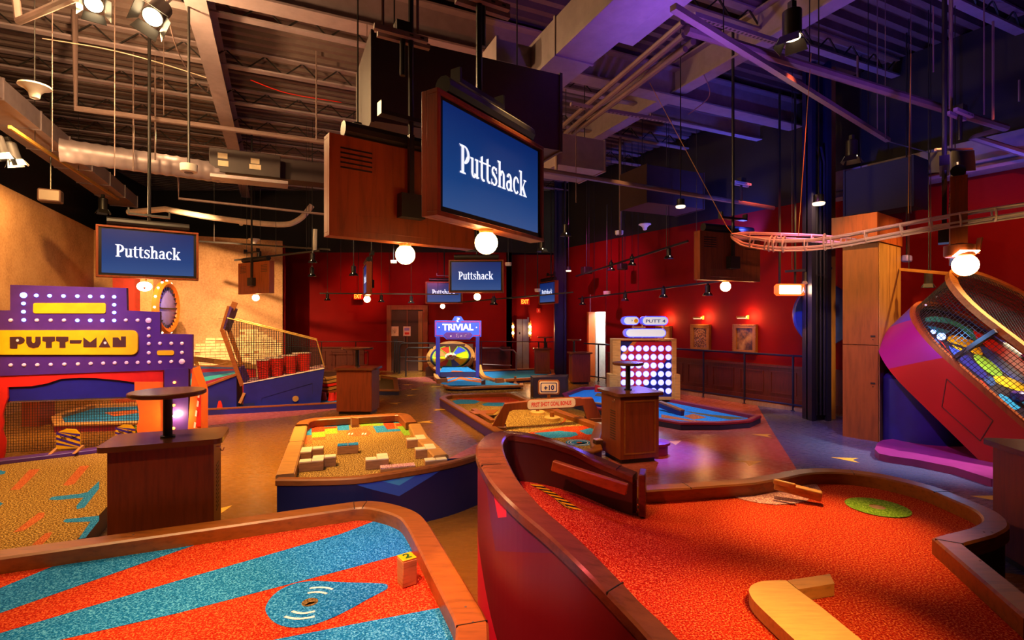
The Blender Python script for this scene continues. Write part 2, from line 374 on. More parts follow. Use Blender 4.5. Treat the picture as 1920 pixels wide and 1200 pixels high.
def offset(path, d, closed=False):
    """shift a path sideways in plan (positive: to its left)"""
    out = []; k = len(path)
    for i, p in enumerate(path):
        a = path[i - 1] if (i or closed) else None; c = path[(i + 1) % k] if (closed or i < k - 1) else None
        ds = []
        if a is not None: t = (p - a); t.z = 0; ds.append(t.normalized())
        if c is not None: t = (c - p); t.z = 0; ds.append(t.normalized())
        ns = [V((-t.y, t.x, 0)) for t in ds]; m = ns[0] if len(ns) == 1 else (ns[0] + ns[1])
        m = m.normalized() if m.length > 1e-5 else ns[0]
        s = d[i] if isinstance(d, (list, tuple)) else d
        out.append(p + m * s / max(0.45, m.dot(ns[0])))
    return out
def sweep(mb, path, prof, closed=False, mi=0):
    """profile of (sideways, up) offsets along a path; sideways positive to the left of travel"""
    rails = [[q + V((0, 0, z)) for q in offset(path, s, closed)] for s, z in prof]
    n = len(prof); k = len(path); vs = [rails[j][i] for i in range(k) for j in range(n)]; fs = []
    for i in range(k if closed else k - 1):
        a, b = i * n, ((i + 1) % k) * n
        fs += [[a + j, b + j, b + (j + 1) % n, a + (j + 1) % n] for j in range(n)]
    if not closed: fs += [list(range(n)), list(range((k - 1) * n, k * n))[::-1]]
    mb.add(vs, fs, mi); return mb
def kerb_profile(w, h, c=0.012, out=1):
    return [(0, -h), (0, -c), (c * out, 0), ((w - c) * out, 0), (w * out, -c), (w * out, -h)]
def plane_frame(o, right, up):
    r = V(right).normalized(); u = V(up); u = (u - r * u.dot(r)).normalized(); n = r.cross(u)
    return Matrix(((r.x, u.x, n.x, o[0]), (r.y, u.y, n.y, o[1]), (r.z, u.z, n.z, o[2]), (0, 0, 0, 1)))
def text(mb, body, w, h, T, mi=0, thick=0.004, bold=0.0, shear=0.0):
    """sans lettering fitted into a w x h box centred on the frame T"""
    c = bpy.data.curves.new('lettering', 'FONT'); c.body = body; c.align_x = 'CENTER'; c.offset = bold; c.shear = shear; c.resolution_u = 4
    o = bpy.data.objects.new('lettering', c); COL.objects.link(o); bpy.context.view_layer.update()
    me = bpy.data.meshes.new_from_object(o.evaluated_get(bpy.context.evaluated_depsgraph_get()))
    xs = [p.co.x for p in me.vertices]; ys = [p.co.y for p in me.vertices]
    x0, x1, y0, y1 = min(xs), max(xs), min(ys), max(ys)
    vs = [V(((p.co.x - (x0 + x1) / 2) * w / (x1 - x0), (p.co.y - (y0 + y1) / 2) * h / (y1 - y0), thick)) for p in me.vertices]
    mb.add(vs, [list(p.vertices) for p in me.polygons], mi, T)
    bpy.data.objects.remove(o); bpy.data.curves.remove(c); bpy.data.meshes.remove(me)
def arc(cx, cy, rx, ry, a0, a1, w, wy=None, n=12):
    wy = w if wy is None else wy; out = []
    A = [math.radians(a0 + (a1 - a0) * i / n) for i in range(n + 1)]
    for i in range(n):
        a, b = A[i], A[i + 1]
        out.append([(cx + rx * math.cos(a), cy + ry * math.sin(a)), (cx + rx * math.cos(b), cy + ry * math.sin(b)),
                    (cx + (rx - w) * math.cos(b), cy + (ry - wy) * math.sin(b)), (cx + (rx - w) * math.cos(a), cy + (ry - wy) * math.sin(a))])
    return out
def rc(a, b, c, d): return [[(a, b), (c, b), (c, d), (a, d)]]
def serif_logo():
    """the bold high-contrast serif word of the screens, as flat pieces in units of its cap height"""
    L = []
    def put(x, P): L.extend([[(px + x, py) for px, py in p] for p in P])
    Pg = rc(.10, 0, .28, 1) + [[(0, 0), (.40, 0), (.36, .06), (.02, .07)], [(-.04, 1), (.30, 1), (.28, .93), (.04, .92)]] + arc(.30, .68, .34, .32, -90, 90, .17, .07) + \
        [[(.28, .40), (.36, .36), (.52, .60), (.46, .66)]]
    u = rc(.08, .16, .23, .70) + [[(0, .70), (.23, .70), (.23, .64), (.03, .63)]] + arc(.26, .19, .18, .21, 180, 350, .15, .10) + rc(.40, 0, .55, .70) + \
        [[(.32, .70), (.55, .70), (.55, .64), (.34, .63)], [(.45, 0), (.63, .03), (.62, .08), (.45, .08)]]
    t = rc(.10, .16, .25, .86) + [[(-.02, .64), (.40, .64), (.40, .70), (-.02, .70)], [(.10, .86), (.25, .92), (.25, .80), (.10, .66)]] + arc(.29, .18, .19, .20, 180, 310, .15, .09)
    s = arc(.22, .52, .20, .20, 25, 260, .12, .07) + arc(.22, .19, .23, .21, -150, 85, .13, .07) + [[(.08, .42), (.16, .52), (.42, .30), (.33, .20)], [(0, 0), (.05, 0), (.07, .22), (.01, .22)], [(.38, .48), (.43, .48), (.42, .70), (.37, .70)]]
    h = rc(.08, 0, .23, 1.02) + [[(-.02, 1.02), (.23, 1.02), (.23, .95), (.01, .94)]] + arc(.36, .46, .20, .24, 0, 175, .15, .09) + rc(.41, 0, .56, .48) + \
        [[(0, 0), (.31, 0), (.29, .06), (.02, .06)], [(.34, 0), (.64, 0), (.62, .06), (.36, .06)]]
    a = rc(.32, .06, .47, .50) + arc(.26, .48, .21, .22, 0, 165, .15, .08) + arc(.22, .20, .21, .21, 50, 330, .13, .08) + [[(.36, 0), (.56, .03), (.55, .08), (.36, .10)], [(.24, .36), (.34, .40), (.34, .46), (.24, .42)]]
    c = arc(.27, .34, .27, .36, 40, 318, .15, .08, 16) + [[(.36, .62), (.48, .56), (.50, .44), (.38, .48)]]
    k = rc(.08, 0, .23, 1.02) + [[(-.02, 1.02), (.23, 1.02), (.23, .95), (.01, .94)], [(.22, .28), (.48, .68), (.57, .68), (.26, .22)], [(.24, .36), (.36, .46), (.62, .04), (.42, .04)],
        [(0, 0), (.30, 0), (.28, .06), (.02, .06)], [(.34, 0), (.68, 0), (.66, .06), (.36, .06)], [(.38, .70), (.63, .70), (.62, .64), (.39, .64)]]
    x = 0
    for g, adv in ((Pg, .66), (u, .63), (t, .41), (t, .45), (s, .48), (h, .66), (a, .58), (c, .53), (k, .66)):
        put(x, g); x += adv
    return L, x

# ------------------------------------------------------------------ the setting
CE = 6.4
P0 = V((4.33, 12.99, 0)); DW = V((0.526, -0.85, 0)).normalized(); NW = V((-0.85, -0.526, 0)).normalized()   # right wall: a point, its run, its inward normal
def RW(x, z=0.0, off=0.0):
    k = (x - 960.0) / F; q = P0 + NW * off
    s = (q.y * k - q.x) / (DW.x - DW.y * k); p = q + DW * s; return V((p.x, p.y, z))
def RWy(x, y, off=0.0):
    p = RW(x, 0, off); p.z = H - (y - 600.0) / F * p.y; return p
# floor with its inlaid colours and way arrows
fl = MB(); fl.poly([(-14, -2, 0), (12, -2, 0), (12, 21, 0), (-14, 21, 0)], 0)
def zone(px, mi, z): fl.poly([(G(x, y).x, G(x, y).y, z) for x, y in px], mi)
zone([(1150, 735), (1270, 732), (1418, 757), (1450, 811), (1497, 885), (1560, 985), (1080, 985), (1140, 880)], 1, 0.001)
zone([(1418, 757), (1560, 778), (1920, 830), (2300, 960), (2100, 1100), (1600, 1040), (1497, 885), (1450, 811)], 2, 0.001)
zone([(372, 800), (560, 779), (640, 766), (700, 743), (832, 716), (810, 706), (690, 712), (600, 740), (372, 768)], 1, 0.001)
zone([(826, 868), (905, 826), (1000, 826), (1000, 900), (840, 900)], 1, 0.001)
for x, y, a in ((741, 756, 2.9), (822, 768, 0.2), (800, 791, 3.4), (769, 741, 0.4), (777, 730, 0.3), (764, 721, 2.8), (800, 718, 0.2), (815, 725, 0.3),
                (1590, 861, 2.6), (1432, 816, 2.7), (1405, 867, 0.3), (1263, 829, 0.6), (1862, 934, 2.8), (403, 960, 1.2)):
    c = G(x, y, 0.002); R = Matrix.Rotation(a, 3, 'Z')
    fl.poly([c + R @ V(p) for p in ((0.19, 0, 0), (-0.12, 0.13, 0), (-0.05, 0, 0), (-0.12, -0.13, 0))], 3)
struct(fl.build('floor', ['vinyl', 'terracotta', 'slate', 'arrow'], smooth=False))
# walls
def wall(name, a, b, z0, z1, m, t=0.2, side=1):
    a, b = V((a[0], a[1], 0)), V((b[0], b[1], 0)); d = (b - a).normalized(); n = V((-d.y, d.x, 0)) * t * side
    mb = MB(); mb.prism([V((p.x, p.y, z0)) for p in (a, b, b + n, a + n)], (0, 0, z1 - z0)); return struct(mb.build(name, m, smooth=False))
wall('wall_far', (-8.6, 18.2), (0.0, 18.2), 0, 4.2, 'red', side=1)
wall('wall_far_upper', (-13, 18.2), (4, 18.2), 4.2, CE, 'dark')  # dark paint stands for the unlit top of the red wall
wall('wall_alcove', (0.0, 18.8), (2.2, 18.8), 0, 4.2, 'red')
wall('wall_alcove_side', (0.0, 18.2), (0.0, 18.8), 0, 4.2, 'red')
e0, e1 = RW(1108), RW(1135); far_end = RW(1046)
wall('wall_right_far', far_end, e0, 0, 4.2, 'red')
wall('wall_right', e1, P0 + DW * 12.0, 0, 4.2, 'red')
wall('wall_right_lintel', e0, e1, RWy(1108, 585).z, 4.2, 'red')
wall('wall_right_upper', far_end, P0 + DW * 12.0, 4.2, CE, 'dark')
wall('wall_back', (-14, -2), (12, -2), 0, CE, 'dark', side=-1)
wall('wall_left_outer', (-13.2, 20), (-8.0, -2), 0, CE, 'dark', side=-1)
wall('wall_far_left', (-8.4, 18.2), (-7.35, 16.3), 0, 4.2, 'red', t=0.12)
wall('wall_right_outer', (10.8, 3), (10.8, -2), 0, CE, 'dark', side=1)
# plaster facade on the left: runs along the grid, turns at the far corner, whitewashed bricks low on the far stretch
LC = V((-11.6, 14.2, 0)); LE = V((-7.26, 16.2, 0)); dv = (LE - LC).normalized(); nv = V((dv.y, -dv.x, 0))
wall('wall_left', (-6.2, 2.4), LC, 0, 4.3, 'plaster', t=0.25)
bw = MB(); n_ = V((-dv.y, dv.x, 0)) * 0.2
bw.prism([LC, LE, LE + n_, LC + n_], (0, 0, 4.3), 0)
L_ = (LE - LC).length
for r in range(13):
    z = 0.42 + r * 0.085; x = 0.2 + (r % 2) * 0.14; stop = L_ - 0.1
    while x < stop:
        w = 0.26 if random.random() < 0.8 else 0.13
        hi = 1.22 + 0.22 * math.sin(x * 2.1) + 0.12 * math.sin(x * 5.3)
        if z < hi and random.random() < 0.96:
            p = LC + dv * (x + w / 2) + nv * 0.012
            bw.box((p.x, p.y, z + 0.04), (w - 0.012, 0.03, 0.073), math.atan2(dv.y, dv.x), 1)
        x += w
struct(bw.build('wall_left_return', ['plaster', 'brick'], smooth=False))
p = MB(); a = LC + dv * 0.45 + nv * 0.05
q = a + dv * 1.0; p.prism([a, q, q + nv * 0.06, a + nv * 0.06], (0, 0, 3.1)); p.prism([q, q + dv * 0.22, q + dv * 0.22 + nv * 0.1, q + nv * 0.1], (0, 0, 3.1))
struct(p.build('door_1', 'redpaint', smooth=False))
pier = MB(); c = D(283, 600, 13.4); pier.box((c.x, c.y, 2.1), (0.30, 0.45, 4.2), 0.2); struct(pier.build('trim_1', 'plaster', smooth=False))
# wainscot of the right wall: panels, cap rail, baseboard and the low tan kerb under the railing
wn = MB(); a0, a1 = RW(1140), P0 + DW * 9.0; ln = (a1 - a0).length; ra = math.atan2(DW.y, DW.x)
def along(s, off, z): p_ = a0 + DW * s + NW * off; return V((p_.x, p_.y, z))
wn.box(along(ln / 2, 0.012, 0.41), (ln, 0.02, 0.80), ra); wn.box(along(ln / 2, 0.035, 0.82), (ln, 0.07, 0.05), ra); wn.box(along(ln / 2, 0.03, 0.08), (ln, 0.05, 0.16), ra)
k = 0.35
while k < ln - 0.5:
    for dz, hh in ((0.70, 0.025), (0.25, 0.025)): wn.box(along(k, 0.03, dz), (0.56, 0.025, hh), ra)
    for ds in (-0.27, 0.27): wn.box(along(k + ds, 0.03, 0.475), (0.025, 0.025, 0.45), ra)
    k += 0.72
struct(wn.build('trim_2', 'wains', smooth=False))
wf = MB(); wf.bb((-8.2, 18.15, 0), (-5.25, 18.2, 0.8)); wf.bb((-8.2, 18.12, 0.8), (-5.25, 18.2, 0.85)); wf.bb((-2.6, 18.15, 0), (-0.05, 18.2, 0.8)); wf.bb((-2.6, 18.12, 0.8), (-0.05, 18.2, 0.85))
for x in [-7.9 + i * 0.75 for i in range(4)] + [-2.4 + i * 0.75 for i in range(3)]:
    wf.bb((x, 18.13, 0.66), (x + 0.55, 18.15, 0.69)); wf.bb((x, 18.13, 0.2), (x + 0.55, 18.15, 0.23)); wf.bb((x, 18.13, 0.2), (x + 0.025, 18.15, 0.69)); wf.bb((x + 0.525, 18.13, 0.2), (x + 0.55, 18.15, 0.69))
struct(wf.build('trim_3', 'wains', smooth=False))
ks = MB(); b0, b1 = RW(1262, 0, 0.36), RW(1530, 0, 0.36); ks.prism([b0, b1, b1 + NW * 0.1, b0 + NW * 0.1], (0, 0, 0.07)); struct(ks.build('trim_4', 'tanstrip', smooth=False))
# bright store room behind the open doorway
sr = MB(); nb = -NW
for qa, qb in ((e0, e0 + nb * 1.6), (e0 + nb * 1.6, e1 + nb * 1.6), (e1 + nb * 1.6, e1)):
    d = (qb - qa).normalized(); n3 = V((-d.y, d.x, 0)) * 0.05; sr.prism([qa, qb, qb + n3, qa + n3], (0, 0, 2.6))
for i in range(5):
    c = e0 + nb * 1.2 + DW * (0.12 + 0.16 * i); sr.box((c.x, c.y, 1.0), (0.10, 0.05, 2.0 + 0.1 * (i % 2)), ra)
struct(sr.build('wall_store_room', 'white', smooth=False))
point(e0 + nb * 0.8 + DW * 0.4 + V((0, 0, 2.3)), 150, (0.85, 1.0, 1.0), 0.2)
dj = MB(); zt = RWy(1108, 585).z
dj.box(e0 + DW * 0.03 + NW * 0.02 + V((0, 0, zt / 2)), (0.08, 0.26, zt), ra); struct(dj.build('door_2', 'orange', smooth=False))
# double door with two notices on the far wall
fd = MB(); x0, x1, zt = -4.42, -2.98, 2.16
fd.bb((x0, 18.06, 0), (x0 + 0.16, 18.2, zt + 0.16)); fd.bb((x1 - 0.16, 18.06, 0), (x1, 18.2, zt + 0.16)); fd.bb((x0 + .16, 18.06, zt), (x1 - .16, 18.2, zt + 0.16))
fd.bb((x0 + 0.16, 18.12, 0), (x1 - 0.16, 18.2, zt), 1); fd.bb((-3.72, 18.1, 0), (-3.70, 18.13, zt)); fd.bb((x1 - 0.32, 18.02, 0.02), (x1 - 0.17, 18.12, zt - 0.05), 2)
do = struct(fd.build('door_3', ['panelwood', 'brownpaint', 'goldwood'], smooth=False))
hb = MB(); hb.tube([(-3.80, 18.06, 0.95), (-3.80, 18.06, 1.25)], 0.015); hb.build('door_handle', 'chrome', do)
# steel lift doors in the alcove
ld = MB(); a = D(969, 600, 18.7).x; b = D(990.5, 600, 18.7).x
ld.bb((a, 18.70, 0), ((a + b) / 2 - 0.01, 18.76, 1.83), 0); ld.bb(((a + b) / 2 + 0.01, 18.70, 0), (b - 0.03, 18.76, 1.83), 0); ld.bb((b - 0.03, 18.66, 0), (b + 0.02, 18.8, 1.9), 0)
ld.bb((a + 0.08, 18.69, 1.28), (a + 0.13, 18.70, 1.36), 1)
struct(ld.build('door_4', ['brushed', 'black'], smooth=False))
# ribbed deck
dk = MB(); prof = []; u = -4.0
while u < 24.0: prof += [(u, 0.0), (u + 0.10, 0.0), (u + 0.105, 0.12), (u + 0.245, 0.12)]; u += 0.25
vs = []; fs = []
for i, (uu, h) in enumerate(prof): vs += [W(uu, -14, CE + h), W(uu, 18, CE + h)]
for i in range(len(prof) - 1): fs.append([2 * i, 2 * i + 1, 2 * i + 3, 2 * i + 2])
dk.add(vs, fs, 0); struct(dk.build('ceiling', 'ceil', smooth=False))
# steel: open-web joists along v, girders along u, one cross girder
def joist(u, v0, v1, z=6.1):
    mb = MB(); mb.bar(W(u, v0, z), W(u, v1, z), 0.13, 0.03); mb.bar(W(u, v0, z + 0.27), W(u, v1, z + 0.27), 0.13, 0.03)
    k = v0
    while k < v1 - 0.3:
        mb.bar(W(u, k, z), W(u, k + 0.3, z + 0.27), 0.02, None, 1); mb.bar(W(u, k + 0.3, z + 0.27), W(u, min(v1, k + 0.6), z), 0.02, None, 1); k += 0.6
    return struct(mb.build('ceiling_joist', ['flange', 'black'], smooth=False))  # webs coloured black to give the shade between the chords
us = [8.26, 9.88, 11.5, 13.1, 14.7, 16.3, 17.9]
for uu in us: joist(uu, -9.5, 14)
for uu in (2.2, 3.8, 5.4): joist(uu, -6, 13)
def girder(a, b, z, w=0.26, h=0.5, m='flange'):
    mb = MB(); A, B = W(a[0], a[1], z), W(b[0], b[1], z)
    mb.bar(A, B, w, 0.03); mb.bar(A + V((0, 0, h / 2)), B + V((0, 0, h / 2)), 0.03, h); mb.bar(A + V((0, 0, h)), B + V((0, 0, h)), w, 0.03)
    return struct(mb.build('ceiling_girder', [m], smooth=False))
girder((-1, -0.95), (19, -0.95), 5.85); girder((-1, 6.5), (17, 6.5), 5.85); girder((-1, 10.6), (13, 10.6), 5.85)
girder((7.15, -4), (7.15, 14), 5.75, 0.30); girder((7.95, 6.6), (7.95, 12), 5.75, 0.14, 0.3)
gm = MB(); A, B = RW(1560, 4.1, 0.2), P0 + DW * 9.5 + NW * 0.2; B.z = 4.1
gm.bar(A, B, 0.36, 0.05); gm.bar(A + V((0, 0, .25)), B + V((0, 0, .25)), 0.05, 0.5); gm.bar(A + V((0, 0, .12)) + NW * .1, B + V((0, 0, .12)) + NW * .1, 0.1, 0.04)
struct(gm.build('trim_5', 'flange', smooth=False))
# navy steel column with conduits, far navy column
def hcol(name, x0, x1, Y, m, zt=CE):
    mb = MB(); a, b = D(x0, 600, Y).x, D(x1, 600, Y).x; w = b - a
    mb.bb((a, Y, 0), (a + 0.07, Y + 0.3, zt)); mb.bb((b - 0.07, Y, 0), (b, Y + 0.3, zt)); mb.bb((a, Y + 0.13, 0), (b, Y + 0.17, zt))
    return struct(mb.build(name, m, smooth=False)), a, b
co, ca, cb = hcol('column', 1522, 1559, 9.1, 'steelcol')
for i, x in enumerate((ca + 0.12, ca + 0.19, ca + 0.26)):
    mb = MB(); mb.tube([(x, 9.16, 0.1), (x, 9.16, 4.6), (x - 0.1 + 0.02 * i, 9.16, 4.9)], 0.025)
    for z in (0.3, 2.6): mb.box((x, 9.17, z), (0.08, 0.05, 0.04))
    mb.build('conduit', 'steelcol', co)
mb = MB(); mb.bb((cb + .02, 9.3, 0), (cb + 0.20, 9.55, CE)); struct(mb.build('trim_6', 'goldwood', smooth=False))
hcol('column.001', 1040, 1062, 16.8, 'steelcol')

# ------------------------------------------------------------------ screens in wooden cases, globe lamps, pendants, track spots
LG, LGW = serif_logo()
def make_tv():
    t = thing('hanging_screen', 'x', 'screen')
    w, h, d = 1.24, 0.74, 0.125
    mb = MB()
    mb.bb((-w/2, -d, 0), (w/2, -d + 0.085, 0.028)); mb.bb((-w/2, -d, h - 0.028), (w/2, -d + 0.085, h))
    mb.bb((-w/2, -d, 0.028), (-w/2 + 0.03, -d + 0.085, h - 0.028)); mb.bb((w/2 - 0.03, -d, 0.028), (w/2, -d + 0.085, h - 0.028))
    mb.bb((-w/2, -d + 0.085, 0), (w/2, 0.0, h)); mb.bb((-0.2, 0.0, 0.05), (0.42, 0.006, 0.17))
    mb.build('case', 'panelwood', t, bevel=0.004)
    mb = MB(); mb.bb((-w/2 + .03, -d + .02, .028), (w/2 - .03, -d + .08, h - .028)); mb.build('bezel', 'black', t)
    mb = MB(); x, z0, z1 = w/2 - 0.065, 0.062, h - 0.05
    mb.poly([(-x, -d + .017, z0), (x, -d + .017, z0), (x, -d + .017, z1), (-x, -d + .017, z1)]); mb.build('display', 'screen', t)
    mb = MB(); sc = 0.80 / LGW
    for q in LG: mb.poly([((px * sc * .98) - 0.40, -d + .013, 0.30 + py * sc * 1.12) for px, py in q])
    mb.build('lettering', 'logo', t, smooth=False)
    for sx in (-0.42, 0.42):
        mb = MB()
        for k in range(5): mb.bb((sx - 0.12, 0.0, h - 0.10 - k * 0.035), (sx + 0.12, 0.004, h - 0.088 - k * 0.035))
        mb.build('vent_grille', 'black', t)
    mb = MB(); mb.bb((-0.02, 0.02, h * 0.45), (0.02, 0.06, h + 0.1)); mb.bb((-0.1, 0.004, h * .25), (.1, .09, h * .5)); mb.tube([(0, 0.04, h), (0, 0.04, 6.3 - 2.42)], 0.022)
    mb.build('hanging_pole', 'black', t)
    mb = MB(); mb.bb((-0.26, 0.0, h + 0.2), (0.26, 0.08, h + 0.23)); mb.bb((-0.26, 0, h + .23), (-.24, .08, h + .30)); mb.bb((.24, 0, h + .23), (.26, .08, h + .30)); mb.tube([(-.5, -.06, h + .07), (.5, -.06, h + .07)], 0.06, 10)
    mb.build('speaker_bar', 'black', t)
    return t
def globe_builder():
    t = thing('globe_lamp', 'x', 'lamp')
    mb = MB(); mb.ball((0, 0, -0.10), 0.078, 24); mb.build('globe', 'bulb', t)
    mb = MB(); mb.lathe([(0.045, -0.035), (0.05, -0.02), (0.05, -0.001)], n=20); mb.build('collar', 'gold', t)
    return t
tv0, gl0 = make_tv(), globe_builder()
used = set()
def first(o, loc, rz, label, group):
    if o.name not in used:
        used.add(o.name); o.location = loc; o.rotation_euler = (0, 0, rz); o['label'] = label; o['group'] = group
        return o
    return dup(o, loc, rz, label, group)
TVG, GLG = 'screens in wooden cases hanging from the ceiling', 'round globe lamps under the screen cases'
def tv(a, b, label, lamp=None, back=False, lampx=0.0, zb=2.41):
    """a, b: bottom corners (x, y) left and right as seen from the camera; back: the screen faces away"""
    a, b = V((a[0], a[1], zb)), V((b[0], b[1], zb)); d = (b - a).normalized(); ang = math.atan2(d.y, d.x)
    nb = V((-d.y, d.x, 0)); mid = (a + b) / 2
    if back: o = first(tv0, mid, ang + PI, label, TVG); lp = mid + nb * 0.06 + V((0, 0, .012))
    else: o = first(tv0, mid + nb * 0.125, ang, label, TVG); lp = mid + nb * 0.06 + V((0, 0, .012))
    if lamp: first(gl0, lp + d * lampx, 0, lamp, GLG)
    return o
tv((-0.432, 2.96), (0.25, 4.00), 'largest blue screen with white lettering, hanging at the top centre', 'glowing globe lamp under the largest blue screen', lampx=-0.06)
tv((-1.335, 3.66), (-0.30, 4.44), 'back of a wooden screen case with vent slots, left of the largest screen', 'glowing globe lamp under the wooden case seen from behind, left of the largest screen', back=True)
tv((-5.83, 7.2), (-4.87, 7.92), 'blue screen with white lettering above the yellow and purple marquee')
tv((-1.40, 11.5), (-0.21, 11.45), 'nearer and larger of the two overlapping blue screens at the far end', 'globe lamp under the nearer of the two overlapping far screens', lampx=0.02)
tv((-2.88, 17.2), (-1.70, 17.3), 'farther blue screen partly covered by a nearer one at the far end', 'small globe lamp just above the blue question sign', zb=2.35, lampx=-0.05)
tv((0.93, 17.4), (1.35, 16.35), 'small blue screen turned sideways beside the navy column', zb=2.33)
tv((-6.55, 12.25), (-5.50, 11.6), 'wooden screen case seen from behind against the plaster wall', 'globe lamp under the wooden case by the plaster wall', back=True)
tv((2.81, 7.7), (3.99, 8.2), 'wooden screen case seen from behind in front of the right red wall', 'globe lamp under the wooden case near the two framed paintings', back=True, lampx=-0.05)
tv((-3.70, 12.7), (-3.28, 11.53), 'narrow edge-on screen case in front of the far red wall at left', 'globe lamp beside the left exit sign', zb=2.38)
tv((4.22, 4.74), (5.02, 5.69), 'edge-on wooden screen case hanging above the tilted pinball cage', zb=2.41)
# disc lamp with barn doors above the pinball cage
t = thing('stage_lamp', 'bright round lamp with a hinged flap above the tilted pinball cage', 'lamp', D(1810, 497, 4.5))
o = t.location.copy(); mb = MB(); mb.ball(o, 0.095, 20); mb.build('globe', 'bulb', t)
mb = MB(); T = plane_frame(o + V((-0.01, -0.02, 0.10)), (1, 0.1, 0), (0, -0.8, 0.5)); mb.box((0, 0, 0), (0.19, 0.085, 0.006), T=T); mb.build('flap', 'lens', t)  # flap glows by itself: the lamplight on it is put into its material
mb = MB(); mb.lathe([(0.1, 0.10), (0.11, 0.11), (0.11, 0.2), (0.03, 0.22)], o + V((0, 0.06, -0.02)), 18); mb.bar(o + V((.1, 0, .1)), o + V((.13, 0, .24)), .05, .01); mb.build('housing', 'panelwood', t)

def pendant_speaker():
    t = thing('pendant_speaker', 'x', 'speaker')
    mb = MB(); mb.lathe([(0.02, -0.16), (0.045, -0.15), (0.06, -0.09), (0.10, -0.045), (0.155, -0.02), (0.15, 0.0), (0.02, 0.02)], n=24); mb.build('cone', 'white', t)
    mb = MB(); mb.tube([(0, 0, 0.01), (0, 0, 6.38 - 3.9)], 0.006, 6); mb.build('rod', 'black', t)
    return t
def pendant_can():
    t = thing('ceiling_sensor', 'x', 'sensor')
    mb = MB(); mb.lathe([(0.07, -0.075), (0.095, -0.06), (0.1, 0.0), (0.1, 0.03), (0.03, 0.035)], n=24); mb.build('body', 'white', t)
    mb = MB(); mb.lathe([(0.05, -0.082), (0.055, -0.074)], n=16); mb.build('grille', 'black', t)
    mb = MB(); mb.tube([(0, 0, 0.03), (0, 0, 6.38 - 3.9)], 0.016, 8); mb.build('rod', 'black', t)
    return t
ps0, pc0 = pendant_speaker(), pendant_can()
for x, y, Y, l in ((65, 160, 6.0, 'largest white cone speaker hanging at the upper left'), (452, 412, 14.0, 'white cone speaker hanging in front of the pale curved conduit'),
                   (477, 448, 14.0, 'white cone speaker hanging just above a small track spot by the plaster wall'), (1209, 420, 13.0, 'white cone speaker hanging in the blue haze right of the largest screen')):
    first(ps0, D(x, y, Y), 0, l, 'white cone pendant speakers')
for x, y, Y, l in ((354, 313, 6.6, 'largest white drum sensor on a long black rod, upper left'), (1161, 435, 12.5, 'white drum sensor hanging beside a cone speaker right of the largest screen'),
                   (738, 490, 15.5, 'small white drum sensor hanging left of the two overlapping screens'), (953, 494, 15.5, 'small white drum sensor just right of the overlapping screens'),
                   (1138, 548, 14.5, 'small white drum sensor near the lit doorway'), (1008, 543, 17.0, 'tiny white drum sensor left of the sideways blue screen')):
    first(pc0, D(x, y, Y), 0, l, 'white drum sensors hanging on rods')
def disc_light(x, y, Y, label, lit):
    t = thing('pendant_light', label, 'lamp', D(x, y, Y), 0, 'flat round pendant lights'); o = t.location.copy()
    mb = MB(); mb.lathe([(0.02, -0.035), (0.065, -0.03), (0.075, -0.01), (0.07, 0.0)], o, 20); mb.build('lens', lit, t)
    mb = MB(); mb.lathe([(0.072, 0.0), (0.06, 0.03), (0.06, 0.10), (0.02, 0.11)], o, 18); mb.tube([o + V((0, 0, .1)), V((o.x, o.y, CE + .1))], 0.008, 6); mb.build('housing', 'black', t)
disc_light(671, 252, 5.0, 'small lit downlight above the wooden case seen from behind', 'lens')
disc_light(1276, 386, 8.0, 'flat round pendant light left of the slanting wire', 'lensdim')
disc_light(1535, 380, 6.6, 'flat round pendant light in front of the navy column', 'lensdim')
disc_light(1066, 507, 14.0, 'flat round pendant light beside the far navy column', 'lensdim')
# track spots: a black can with bright barn doors, hung on track rails
def make_spot():
    t = thing('track_spot', 'x', 'spotlight')
    mb = MB(); mb.lathe([(0.062, -0.20), (0.062, -0.02), (0.03, 0.0)], n=16); mb.bb((-.02, -.02, 0), (.02, .02, .05)); mb.build('can', 'black', t)
    mb = MB(); mb.lathe([(0.054, -0.206), (0.056, -0.195)], n=16); mb.build('lens', 'lens', t)
    mb = MB()
    for k in range(4):
        a = k * PI / 2 + 0.5; c = V((math.cos(a), math.sin(a), 0)); s = V((-c.y, c.x, 0)); z = V((0, 0, -0.2))
        mb.prism([c * .062 - s * .06 + z, c * .062 + s * .06 + z, c * .10 + s * .075 + z * 1.35, c * .10 - s * .075 + z * 1.35], c * 0.003)
    mb.build('barn_doors', 'black', t); return t
sp0 = make_spot(); SPG = 'black track spots with barn doors'
def mk(x, y, Y, label, s=1.0, tilt=(0.0, 0.0)):
    o = first(sp0, D(x, y, Y) + Matrix.Rotation(.3, 3, 'Z') @ (Matrix.Rotation(tilt[1], 3, 'Y') @ (Matrix.Rotation(tilt[0], 3, 'X') @ V((0, 0, 0.2 * s)))), 0.3, label, SPG); o.scale = (s, s, s); o.rotation_euler = (tilt[0], tilt[1], 0.3); return o
mk(1485, 70, 3.6, 'largest track spot with open barn doors at the upper right', 1.0)
mk(1597, 293, 6.1, 'track spot at the lower end of the slanting rail, upper right', 1.0)
mk(286, 32, 5.6, 'brightest glowing lamp at the top left of the ceiling', 1.7, (-0.75, 0.1))
mk(176, 8, 5.6, 'glowing lamp at the top edge left of the brightest lamp', 1.5, (-0.7, -0.35))
mk(28, 300, 7.6, 'track spot with lit doors at the left edge', 1.3, (0.2, -0.2))
mk(3, 288, 7.4, 'track spot cut off by the left edge', 1.3, (0.2, -0.2))
mk(193, 393, 11.8, 'track spot at the far end of the left rail above the plaster wall', 1.4)
